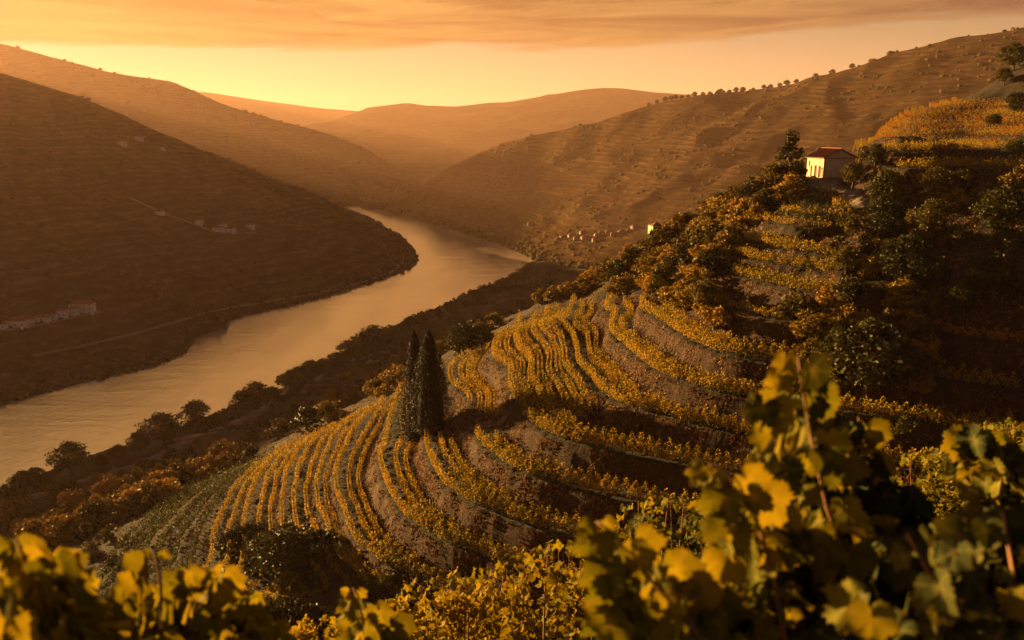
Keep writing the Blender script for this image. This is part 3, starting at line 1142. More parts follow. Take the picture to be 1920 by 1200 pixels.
# two rows on each of the big terraces, outer one near the lip
TERR = [(25.8, 22.3, "widest curved terrace just under the scrub slope"), (29.2, 25.8, "second big terrace below the scrub slope"),
        (32.6, 29.2, "third big terrace below the scrub slope"), (36.0, 32.6, "terrace at the foot of the golden vine field"),
        (39.4, 36.0, "terrace starting beside the bare track right of the cypresses"), (42.8, 39.4, "terrace starting close right of the cypress feet"),
        (46.2, 42.8, "terrace curving below the two cypresses"), (49.8, 46.2, "lowest wide terrace left of the cypresses")]
for hi, lo, where in TERR:
    d = hi - lo
    for fr, nm in ((0.09, "outer vine row, "), (0.40, "inner vine row, "), (0.62, "innermost short vine row, ")):
        lv = hi - d * fr
        st = on_contour(lv, 0.62)
        if fr > 0.5:
            if hi < 39 and lo > 25:
                pass
            st = on_contour(lv, 0.30)
        pts = trace(lv, st, main_ok if fr < 0.5 else inner_ok)
        NB_ROWS += 1
        vine_row(pts, nm + where, GT, M_VINE, seed=100 + NB_ROWS, dens=135, h=1.95 if lo < 43 else 1.6)
# single rows on the narrow steps of the nose
nose = [62.95, 62.4, 61.8, 61.15, 60.5, 59.85, 59.2, 58.5, 57.8, 57.0, 55.9, 55.0, 54.1, 53.2, 52.3, 51.4, 50.6]
for i, lv in enumerate(nose):
    st = on_contour(min(lv - 0.12, 62.9), 0.45)
    pts = trace(lv - 0.12, st, main_ok)
    NB_ROWS += 1
    where = "%s vine row up from the riverside scrub on the spur nose" % ORD[i]
    vine_row(pts, where, GN, M_VINE if lv < 58.8 else M_VINE_SHADE_GR, seed=100 + NB_ROWS, dens=110, h=1.5, w=0.52)
# the golden field, planted closer
fld = poly_test(FIELD, BARE)
for i, lv in enumerate((33.1, 33.5, 33.9, 34.3, 34.7, 35.1, 35.45)):
    pts = trace(lv, (1010 + (33 - lv) * 12, 690), fld)
    NB_ROWS += 1
    vine_row(pts, "%s close row from the top of the golden vine field right of the cypresses" % ORD[i], "close vine rows of the golden field", M_VINE, seed=100 + NB_ROWS, dens=80, h=1.5, w=0.8)
# small terraces left of the field
SM = [(835, 665), (865, 655), (920, 648), (935, 700), (965, 780), (900, 770), (850, 742), (832, 700)]
smt = poly_test(SM)
for i, (lv, st) in enumerate(((36.9, (900, 690)), (37.9, (880, 690)), (38.9, (855, 700)))):
    pts = trace(lv, st, smt)
    NB_ROWS += 1
    vine_row(pts, "%s short curved row beside the path just right of the cypress tops" % ORD[i], "short rows beside the path", M_VINE, seed=100 + NB_ROWS, dens=75, h=1.5, w=0.7)
# upper small terraces under the house
upp = poly_test([(1330, 575), (1345, 505), (1385, 455), (1425, 412), (1450, 395), (1560, 405), (1575, 640), (1470, 632), (1370, 615)])
UP = [(22.0, (1440, 594), "lowest short row above the big terraces, under the scrub"), (19.1, (1420, 526), "long golden row on the lit terrace below the house"),
      (18.3, (1430, 518), "second golden row on the lit terrace below the house"), (17.3, (1440, 490), "golden row above the red bank below the house"),
      (16.7, (1450, 482), "back row above the red bank below the house"), (15.6, (1480, 468), "short golden row two banks below the house path"),
      (14.9, (1490, 460), "back row two banks below the house path"), (13.5, (1500, 422), "topmost terrace row below the house path")]
for lv, st, lb in UP:
    pts = trace(lv, st, upp)
    NB_ROWS += 1
    vine_row(pts, lb, "vine rows on the small terraces below the house", M_VINE, seed=100 + NB_ROWS, dens=75, h=1.6, w=0.6)
# slope of low vines under the track
slp = poly_test([(1455, 400), (1500, 360), (1545, 352), (1612, 382), (1605, 460), (1540, 445), (1470, 425)])
for i, lv in enumerate((10.2, 10.8, 11.4, 12.0, 12.6, 13.1)):
    pts = trace(lv, (1550, 360 + i * 13), slp)
    NB_ROWS += 1
    vine_row(pts, "%s rough row down from the house path on the small steep plot" % ORD[i], "rough rows of the plot below the path", M_VINE if i % 2 else M_VINE_SHADE_GR, seed=100 + NB_ROWS, dens=80, h=1.5, w=0.9)
# right-hand terraces in shade
mdr = poly_test([(1700, 585), (1960, 600), (1960, 680), (1700, 640)])
for lv, st, lb in ((22.0, (1800, 622), "outer vine row on the shaded terrace at the right edge"), (21.0, (1800, 612), "inner vine row on the shaded terrace at the right edge")):
    pts = trace(lv, st, mdr)
    NB_ROWS += 1
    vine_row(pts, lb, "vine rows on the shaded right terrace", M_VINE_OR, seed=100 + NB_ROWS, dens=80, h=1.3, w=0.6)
# hilltop vineyard above the house
hil = poly_test([(1585, 296), (1596, 262), (1700, 200), (1860, 135), (2000, 90), (2000, 345), (1770, 345), (1690, 330), (1672, 298)])
HL = [5.25, 4.4, 2.85, 2.3, 1.6, 0.9, 0.2, -0.6, -1.4, -2.2, -3.0, -3.8, -4.7, -5.6, -6.6, -7.6, -8.7]
for i, lv in enumerate(HL):
    # walk up the line x/y = const until the level is met
    us = 0.50
    best = None
    for yy in np.linspace(120, 250, 500):
        v = float(smooth_a(us * yy, yy)) - lv
        if best is None or abs(v) < abs(best[0]):
            best = (v, yy)
    yy = best[1]
    if abs(best[0]) > 0.3:
        continue
    px, py = project(us * yy, yy, CAMZ - lv)
    sx, sy = us * yy, yy
    pts0 = None
    def tr(level=lv, sx=sx, sy=sy):
        # same walk as trace(), but from a world point
        res = []
        def grad(x, y, e=0.25):
            return ((float(smooth_a(x + e, y)) - float(smooth_a(x - e, y))) / (2 * e), (float(smooth_a(x, y + e)) - float(smooth_a(x, y - e))) / (2 * e))
        for sgn in (1, -1):
            cx, cy, pl, d = sx, sy, [], None
            for _ in range(200):
                gx, gy = grad(cx, cy)
                g = math.hypot(gx, gy) + 1e-9
                tx, ty = -gy / g * sgn, gx / g * sgn
                if d and tx * d[0] + ty * d[1] < 0:
                    break
                d = (tx, ty)
                cx += tx * 0.8
                cy += ty * 0.8
                f = float(smooth_a(cx, cy)) - level
                k = max(-1, min(1, f / g)) / g
                cx -= gx * k
                cy -= gy * k
                qx, qy = project(cx, cy, CAMZ - level)
                if not hil(qx, qy, cx, cy):
                    break
                pl.append((cx, cy))
            res.append(pl)
        return res[1][::-1] + [(sx, sy)] + res[0]
    pts = tr()
    NB_ROWS += 1
    vine_row(pts, "%s vine row up the orange hilltop plot right of the house" % ORD[i], "vine rows of the orange hilltop plot", (M_VINE_OR if i % 3 else M_VINE) if i > 2 else M_VINE, seed=100 + NB_ROWS, dens=80, h=1.7, w=0.8)

# ------------------------------------------------------------------ dry grass on the banks
def bank_grass():
    rng = np.random.default_rng(5)
    n = 420000
    u = rng.uniform(-0.5, 0.62, n)
    y = np.exp(rng.uniform(math.log(68), math.log(175), n))
    x = u * y
    e = 0.25
    z0 = ground(x, y)
    gx = (ground(x + e, y) - z0) / e
    gy = (ground(x, y + e) - z0) / e
    sl = np.hypot(gx, gy)
    m = bil(MASK, MU, ML, u, np.log(y))
    lump = fbm(x * 0.6, y * 0.6, 3)
    ok = ((sl > 0.55) & (m > 0.2) | (m < 0.3) & (rng.random(n) < 0.35)) & (lump > -0.25 + 0.5 * (rng.random(n) - 0.5))
    x, y, z0 = x[ok], y[ok], z0[ok]
    n = len(x)
    P = np.stack([x, y, z0], 1)
    hgt = 0.16 + 0.30 * rng.random(n) ** 2
    ang = rng.uniform(0, 2 * np.pi, n)
    wv = np.stack([np.cos(ang), np.sin(ang), np.zeros(n)], 1) * (0.05 + 0.06 * rng.random(n))[:, None]
    tip = np.stack([rng.normal(0, 0.12, n), rng.normal(0, 0.12, n), hgt], 1)
    V = np.stack([P - wv, P + wv, P + tip], 1).reshape(-1, 3)
    o = link("dry_grass", mesh_np("dry_grass", V, np.arange(n * 3).reshape(n, 3), M_STRAW))
    tag(o, "straw-coloured dry grass tufts on the terrace banks", "grass", kind='stuff')


bank_grass()
# ------------------------------------------------------------------ finding places
from mathutils.bvhtree import BVHTree


def ray_dir(px, py):
    u, s = slope_u(px, py)
    return Vector((u, 1.0, -s)).normalized()


_bvh = {}


def hit_hill(names, px, py):
    best = None
    for nm in names:
        if nm not in _bvh:
            me = bpy.data.objects[nm].data
            _bvh[nm] = BVHTree.FromPolygons([v.co.copy() for v in me.vertices], [tuple(p.vertices) for p in me.polygons])
        h = _bvh[nm].ray_cast(Vector((0, 0, CAMZ)), ray_dir(px, py))
        if h[0] is not None and (best is None or h[3] < best[3]):
            best = h
    return best[0] if best else None


def hit_near(px, py, y0=55.0, y1=1300.0):
    u, s = slope_u(px, py)
    y = np.exp(np.linspace(math.log(y0), math.log(y1), 1600))
    d = drop(u * y, y)
    below = d <= s * y
    if not below.any():
        return None
    i = int(np.argmax(below))
    return Vector((u * y[i], y[i], CAMZ - s * y[i]))


# ------------------------------------------------------------------ trees and shrubs
def crown_mesh(name, rng, w, h, base, nclump, per, leaf, mat, top=1.0, squash=0.8, cone=0.0):
    """leaf faces on the shells of many small clumps that fill the crown"""
    Q = []
    for i in range(nclump):
        t = rng.random()
        zc = base + (h - base) * (0.12 + 0.80 * t)
        rr = w * 0.5 * (np.sqrt(max(0.05, 1 - (2 * t - 0.85) ** 2 * 0.85)) if cone == 0 else (1 - cone * t))
        a = rng.uniform(0, 2 * np.pi)
        r0 = rr * np.sqrt(rng.random()) * 0.85
        c = np.array([np.cos(a) * r0, np.sin(a) * r0, zc])
        cr = w * rng.uniform(0.10, 0.20) * (1 - 0.5 * cone * t)
        d = rng.normal(size=(per, 3))
        d /= np.linalg.norm(d, axis=1)[:, None]
        Q.append(c + d * cr * (0.55 + 0.5 * rng.random((per, 1))) * np.array([1, 1, squash]))
    Q = np.concatenate(Q)
    V, Fq = leaf_cards(Q, np.full(len(Q), leaf), rng, 0.2)
    return mesh_np(name, V, Fq, mat)


def trunk_mesh(rng, h, r, w, n=4):
    mb = MB()
    top = h * 0.62
    j = [Vector((0, 0, -0.4)), Vector((rng.uniform(-.1, .1), rng.uniform(-.1, .1), top * 0.4)), Vector((rng.uniform(-.2, .2), rng.uniform(-.2, .2), top))]
    mb.tube(j, [r * 1.3, r, r * 0.5], 6)
    for i in range(n):
        a = rng.uniform(0, 6.28)
        s0 = j[1].lerp(j[2], rng.uniform(0.0, 0.7))
        e = s0 + Vector((math.cos(a) * w * 0.34, math.sin(a) * w * 0.34, h * 0.28))
        mb.tube([s0, s0.lerp(e, 0.5) + Vector((0, 0, h * 0.03)), e], [r * 0.5, r * 0.33, r * 0.15], 4)
    return mb.mesh("trunk", M_BARK)


_r = np.random.default_rng(21)
PROTO = {}
# kind: crown mesh, trunk mesh, nominal height
PROTO['shrub'] = [(crown_mesh("crown", _r, 3.3, 2.4, 0.1, 20, 56, 0.28, M_SHRUB), trunk_mesh(_r, 2.2, 0.09, 2.6), 2.4) for _ in range(5)]
PROTO['dark_shrub'] = [(crown_mesh("crown", _r, 3.2, 2.6, 0.1, 20, 56, 0.27, M_TREE), trunk_mesh(_r, 2.2, 0.09, 2.6), 2.6) for _ in range(4)]
PROTO['broad_tree'] = [(crown_mesh("crown", _r, 7.0, 6.8, 1.5, 52, 60, 0.36, M_TREE), trunk_mesh(_r, 6.2, 0.24, 6.0, 6), 6.8) for _ in range(4)]
PROTO['pine_tree'] = [(crown_mesh("crown", _r, 5.2, 8.0, 0.9, 44, 46, 0.34, M_TREE, cone=0.80), trunk_mesh(_r, 8.6, 0.22, 3.0, 5), 8.3) for _ in range(2)]


def plant(kind, loc, h, rz, label, cat, group, rng=_r, wide=1.0, name=None):
    cm, tm, h0 = PROTO[kind][int(rng.integers(len(PROTO[kind])))]
    s = h / h0
    o = empty(name or ('shrub' if 'shrub' in kind else kind), loc, rz)
    o.scale = (s * wide, s * wide, s)
    tag(o, label, cat, group)
    link('crown', cm, o)
    link('trunk', tm, o)
    return o


def shrub_label(kind, h, hrange, label, px, poly):
    xs = [p[0] for p in poly]
    t = (px - min(xs)) / (max(xs) - min(xs))
    f = (h - hrange[0]) / (hrange[1] - hrange[0])
    size = "low" if f < 0.34 else ("middling" if f < 0.7 else "tall")
    tone = "dark green" if kind == 'dark_shrub' else "tawny"
    side = "left part" if t < 0.34 else ("middle" if t < 0.67 else "right part")
    return "%s %s shrub in the %s of the %s" % (size, tone, side, label)


def scatter(poly, n, kinds, hrange, label, cat, group, y0=60, y1=1200, mind=1.6, seed=1, excl=()):
    rng = np.random.default_rng(seed)
    P = np.array(poly, float)
    got = []
    tries = 0
    while len(got) < n and tries < n * 60:
        tries += 1
        px, py = rng.uniform(P[:, 0].min(), P[:, 0].max()), rng.uniform(P[:, 1].min(), P[:, 1].max())
        if not bool(in_poly(px, py, poly)):
            continue
        if any(bool(in_poly(px, py, e)) for e in excl):
            continue
        p = hit_near(px, py, y0, y1)
        if p is None or p.y > y1:
            continue
        md = mind * max(1.0, p.y / 160)
        if any((p.x - q.x) ** 2 + (p.y - q.y) ** 2 < md * md for q in got):
            continue
        got.append(p)
        hh = rng.uniform(*hrange)
        k = kinds[int(rng.integers(len(kinds)))]
        plant(k, (p.x, p.y, p.z - 0.15), hh, rng.uniform(0, 6.28), shrub_label(k, hh, hrange, label, px, poly), cat, group, rng, rng.uniform(0.9, 1.35))
    return got


HOUSE_CLEAR = [(1490, 255), (1610, 255), (1625, 385), (1490, 345)]
RIDGE = [(990, 578), (1100, 522), (1180, 476), (1250, 436), (1340, 392), (1420, 356), (1500, 326), (1530, 345), (1500, 365), (1452, 395), (1430, 412), (1388, 450), (1340, 510), (1322, 575), (1290, 585), (1200, 555), (1110, 552), (1040, 562)]
scatter(RIDGE, 98, ['shrub', 'shrub', 'dark_shrub'], (2.4, 4.4), "dense scrub along the crest", "shrub", "scrub along the spur crest", mind=1.9, seed=3, y1=215, excl=(HOUSE_CLEAR,))
scatter([(1150, 560), (1330, 560), (1345, 625), (1300, 590), (1210, 566)], 9, ['shrub'], (2.2, 3.4), "clump above the widest terrace", "shrub", "shrubs above the curved terraces", seed=4, y1=200)
RAVINE = [(1612, 345), (1690, 335), (1760, 350), (1920, 345), (1960, 600), (1700, 592), (1570, 565), (1562, 450), (1612, 400)]
scatter([(60, 1040), (200, 985), (225, 1010), (150, 1075), (110, 1120), (20, 1120), (0, 1060)], 10, ['dark_shrub', 'dark_shrub', 'shrub'], (1.8, 3.0), "corner left of green rows", "shrub", "shrubs left of the green rows", mind=2.2, seed=19, y1=200)
scatter(RAVINE, 40, ['shrub', 'dark_shrub', 'dark_shrub'], (2.0, 3.8), "dark hollow at right", "shrub", "shrubs in the dark hollow", mind=2.6, seed=5, y1=200)
scatter([(1480, 600), (1560, 590), (1700, 600), (1760, 660), (1740, 740), (1600, 750), (1540, 700)], 20, ['shrub'], (2.6, 4.3), "thicket behind the tallest vine", "shrub", "thicket on the right slope", mind=1.9, seed=6, y1=200)
SLOPE = [(0, 958), (0, 1010), (100, 1035), (200, 992), (318, 928), (480, 858), (660, 776), (750, 730), (830, 676), (918, 628), (1030, 560), (1000, 568), (900, 606), (800, 650), (700, 712), (600, 768), (450, 838), (300, 888), (100, 945)]
scatter(SLOPE, 84, ['shrub', 'shrub', 'dark_shrub'], (2.6, 4.8), "scrub belt below the vines", "shrub", "scrub belt below the vineyard", mind=2.3, seed=7, y1=420)
scatter([(440, 1000), (560, 985), (650, 1010), (665, 1100), (640, 1190), (420, 1190), (400, 1060)], 14, ['dark_shrub'], (3.4, 5.2), "thicket at the spur foot", "shrub", "thicket at the foot of the spur", mind=2.0, seed=8, y1=160)
scatter([(665, 1085), (740, 1095), (800, 1125), (880, 1150), (700, 1190), (650, 1150)], 8, ['dark_shrub', 'shrub'], (1.5, 2.4), "strip under the lowest terrace", "shrub", "low shrubs under the lowest terrace", mind=1.8, seed=18, y1=160)
LOWER = [(0, 935), (150, 905), (300, 860), (420, 812), (560, 748), (700, 672), (800, 632), (900, 590), (960, 560), (1000, 566), (900, 604), (800, 646), (690, 710), (590, 765), (440, 835), (290, 885), (100, 940)]
scatter(LOWER, 26, ['dark_shrub', 'shrub'], (1.6, 3.4), "slope by the riverside road", "shrub", "shrubs of the shaded slope", mind=3.5, seed=9, y1=900)
scatter([(830, 655), (868, 632), (905, 628), (900, 655), (860, 672)], 7, ['dark_shrub'], (3.0, 4.5), "clump right of cypress tops", "bush", "dark bushes right of the cypress tops", mind=1.8, seed=10, y1=320)

for _i, (_px, _py, _h) in enumerate(((70, 1026, 4.6), (112, 1014, 4.8), (150, 1000, 4.4), (186, 988, 5.0), (222, 974, 4.8), (256, 960, 4.6), (288, 948, 4.8), (318, 935, 4.2))):  # bushes added to cast shade over the vine rows beside them
    _p = hit_near(_px, _py, 60, 320)
    plant('shrub', (_p.x, _p.y, _p.z - 0.2), _h, _r.uniform(0, 6.28), "%s tall tawny bush from the left in the hedge added to shade the green rows" % ORD[_i], "bush", "tall hedge added to shade the green rows", _r, 1.1)

# single trees that stand out
SOLO = [
    ('pine_tree', 1478, 352, 11.5, 1.0, "tall dark conical pine on the crest left of the white house"),
    ('pine_tree', 1378, 378, 4.6, 0.9, "small dark pine on the crest, well left of the house"),
    ('broad_tree', 1448, 362, 5.5, 1.1, "dark round tree at the left foot of the tall pine"),
    ('broad_tree', 1405, 385, 4.6, 1.1, "dark bushy tree between the small pine and the tall pine"),
    ('broad_tree', 1348, 402, 4.4, 1.1, "dark bushy tree leftmost on the high crest"),
    ('broad_tree', 1598, 352, 4.4, 1.0, "dark evergreen in front of the house's right corner"),
    ('broad_tree', 1640, 320, 4.6, 1.1, "dark round tree under the orange plot right of the house"),
    ('broad_tree', 1660, 400, 6.6, 0.95, "bronze-lit tree right of the small steep plot"),
    ('broad_tree', 1655, 450, 6.2, 0.9, "lower bronze-lit tree right of the small steep plot"),
    ('broad_tree', 1750, 395, 6.4, 0.95, "dark tree in the middle of the hollow, highest one"),
    ('broad_tree', 1745, 455, 6.0, 0.9, "dark tree in the middle of the hollow, lower one"),
    ('broad_tree', 1870, 440, 6.6, 1.2, "wide dark tree at the right edge of the hollow"),
    ('broad_tree', 1700, 545, 6.6, 1.2, "wide bronze-lit tree at the bottom of the hollow"),
    ('broad_tree', 1862, 560, 5.4, 1.1, "dim round tree near the right edge above the shaded terrace"),
    ('broad_tree', 1585, 515, 3.8, 1.0, "dark tree at the right ends of the small terraces"),
    ('broad_tree', 1622, 745, 8.6, 1.25, "big rust-lit tree behind the tallest foreground shoot"),
    ('broad_tree', 1690, 735, 5.6, 1.2, "smaller rust-lit tree right of the big one behind the shoot"),
    ('broad_tree', 1690, 830, 3.2, 1.2, "dim small tree above the yellow bushes at right"),
    ('broad_tree', 1322, 590, 4.6, 1.05, "gold-edged tree above the right end of the widest terrace"),
    ('broad_tree', 868, 668, 6.0, 1.2, "dark wide tree right behind the cypress tops"),
    ('broad_tree', 545, 1090, 6.8, 1.4, "large dark green tree in the thicket at the spur foot"),
    ('broad_tree', 1900, 135, 7.5, 1.1, "black tree on the hilltop skyline at the right edge"),
    ('broad_tree', 1905, 215, 5.2, 1.2, "dark tree just under the skyline tree at the right edge"),
    ('broad_tree', 1860, 240, 3.2, 1.3, "small dark tree inside the orange hilltop plot"),
    ('broad_tree', 1912, 300, 4.2, 1.2, "dark tree at the right edge by the long terrace bank"),
    ('broad_tree', 1882, 160, 4.6, 1.1, "lower black tree beside the skyline tree at the right edge"),
]
for k, px, py, h, wd, lb in SOLO:
    p = hit_near(px, py, 60, 320)
    if p is None:
        u, s = slope_u(px, py)
        p = Vector((u * 238, 238, float(ground(u * 238, 238))))
    plant(k, (p.x, p.y, p.z - 0.2), h, _r.uniform(0, 6.28), lb, "tree", None, _r, wd)

# the line of trees along the riverside road, silhouetted against the water
LINE = [(12, 938, 32), (42, 926, 46), (66, 918, 44), (88, 908, 26), (135, 893, 66), (190, 876, 26), (223, 866, 34), (262, 850, 42), (306, 836, 62), (322, 828, 36), (368, 812, 62), (405, 796, 24),
        (455, 778, 46), (484, 768, 52), (512, 752, 28), (545, 738, 44), (562, 728, 40), (585, 716, 40), (606, 706, 34), (632, 694, 34), (655, 682, 44), (678, 668, 44), (702, 656, 46), (722, 644, 30),
        (748, 632, 24), (770, 620, 26), (790, 612, 24), (822, 600, 22), (848, 590, 24), (876, 577, 16), (905, 562, 18), (925, 552, 16), (948, 540, 18), (966, 532, 20), (985, 520, 16), (992, 508, 14)]
for i, (px, py, hp) in enumerate(LINE):
    p = hit_near(px, py, 120, 1280)
    if p is None:
        p = at(px, py, 300)
        p.z = float(ground(p.x, p.y))
    h = hp * p.y / 1600 * 1.08
    plant('broad_tree', (p.x, p.y, p.z - 0.3), h, _r.uniform(0, 6.28), "%s dark tree from the left in the line along the riverside road" % (ORD[i] if i < len(ORD) else ["twenty-first", "twenty-second", "twenty-third", "twenty-fourth", "twenty-fifth", "twenty-sixth", "twenty-seventh", "twenty-eighth", "twenty-ninth", "thirtieth", "thirty-first", "thirty-second", "thirty-third", "thirty-fourth", "thirty-fifth", "thirty-sixth"][i - len(ORD)]),
          "tree", "trees along the riverside road", _r, _r.uniform(0.95, 1.3))

# trees on the crest of the long right hill
CREST = [(1218, 197), (1232, 194), (1247, 190), (1258, 186), (1268, 184), (1279, 183), (1290, 181), (1303, 180), (1318, 179), (1331, 178), (1345, 177), (1352, 176), (1366, 175), (1379, 174), (1394, 172),
         (1412, 170), (1432, 167), (1446, 165), (1462, 162), (1475, 160), (1492, 157), (1530, 147), (1562, 139), (1600, 128), (1632, 117), (1668, 106)]
RF = resample(ridgeF, 400)
_rfp = np.array([project(*q) for q in RF])
for i, (px, py) in enumerate(CREST):
    j = int(np.argmin(np.abs(_rfp[:, 0] - px)))
    q = RF[j]
    plant('broad_tree', (q[0], q[1], q[2] - 3.0), _r.uniform(8, 13), _r.uniform(0, 6.28), "small round tree on the skyline of the long right-bank hill", "tree", "trees on the crest of the right-bank hill", _r, 1.1)


# ------------------------------------------------------------------ the two cypresses
def cypress(px, py, hpx, wpx, Y, label, seed):
    rng = np.random.default_rng(seed)
    u, s = slope_u(px, py)
    x = u * Y
    z = float(ground(x, Y))
    H = hpx * Y / 1600 * 1.03
    R = wpx * Y / 1600 * 0.5
    root = empty("cypress_tree", (x, Y, z))
    tag(root, label, "cypress", None)
    n = 26000
    t = rng.random(n)
    prof = np.minimum(1.0, (t + 0.03) / 0.10) ** 0.5 * np.clip(1 - (np.maximum(t - 0.20, 0) / 0.80) ** 1.45, 0, 1) ** 0.85
    prof = np.where(t < 0.20, np.minimum(1.0, (t + 0.03) / 0.10) ** 0.5, prof)
    a = rng.uniform(0, 2 * np.pi, n)
    flame = 1 + 0.16 * np.sin(a * 5 + t * 9) + 0.12 * np.sin(a * 9 - t * 23) + 0.08 * rng.normal(size=n)
    r = R * prof * flame * (0.72 + 0.28 * np.sqrt(rng.random(n)))
    Q = np.stack([np.cos(a) * r, np.sin(a) * r, 0.25 + t * (H - 0.25)], 1)
    V, Fq = leaf_cards(Q, np.full(n, 0.20), rng, 0.0, 0.5, bias=np.stack([np.cos(a) * 1.6, np.sin(a) * 1.6, np.zeros(n)], 1))
    V[:, 2] += 0.0
    f = link("crown", mesh_np("crown", V, Fq, M_CYP), root)
    # the dense inner mass of twigs
    mb = MB()
    pts = [(0, 0, 0.3 + (H - 0.6) * k / 12) for k in range(13)]
    rad = [max(0.03, R * 0.66 * (min(1, (k / 12 + .03) / .1) ** .5 if k / 12 < .20 else max(0.0, 1 - (max(k / 12 - .20, 0) / .8) ** 1.45) ** .85)) for k in range(13)]
    mb.tube(pts, rad, 10)
    mb.build("inner_branches", M_CYP, root)
    mb = MB().tube([(0, 0, -0.5), (0, 0, 1.2)], [0.22, 0.18], 8)
    mb.build("trunk", M_BARK, root)


cypress(781, 797, 220, 64, 121.0, "slimmer left cypress of the dark pair among the vine rows", 31)
cypress(808, 818, 204, 80, 117.0, "broader right cypress of the dark pair among the vine rows", 32)

# ------------------------------------------------------------------ buildings
M_PLASTER = simple_mat("cream_plaster", (0.42, 0.36, 0.26), (0.60, 0.51, 0.36), 1.4, 0.9, 0.15)
M_WHITE = simple_mat("white_lime_wash", (0.74, 0.70, 0.64), (0.84, 0.80, 0.74), 0.8, 0.9)
M_WHITE_S = simple_mat("grey_lime_wash", (0.17, 0.15, 0.13), (0.28, 0.25, 0.22), 0.8, 0.9)
M_TILE = simple_mat("clay_roof_tiles", (0.13, 0.055, 0.032), (0.30, 0.125, 0.065), 3.0, 0.85, 0.4)
M_TILE_D = simple_mat("old_roof_tiles", (0.10, 0.040, 0.025), (0.20, 0.075, 0.045), 0.7, 0.9)
M_DARKW = simple_mat("dark_opening", (0.012, 0.010, 0.009), (0.03, 0.022, 0.018), 2.0, 0.6)
M_TRIM = simple_mat("red_brown_trim", (0.20, 0.085, 0.045), (0.30, 0.13, 0.07), 3.0, 0.8)
M_STONE = simple_mat("schist_wall_stone", (0.09, 0.065, 0.050), (0.24, 0.17, 0.12), 2.2, 0.95, 0.6)
M_TRACK = simple_mat("dusty_track", (0.10, 0.085, 0.07), (0.19, 0.16, 0.135), 0.7, 1.0, 0.4)
M_GLASS = simple_mat("dull_window_glass", (0.03, 0.03, 0.032), (0.05, 0.05, 0.05), 1.0, 0.15)


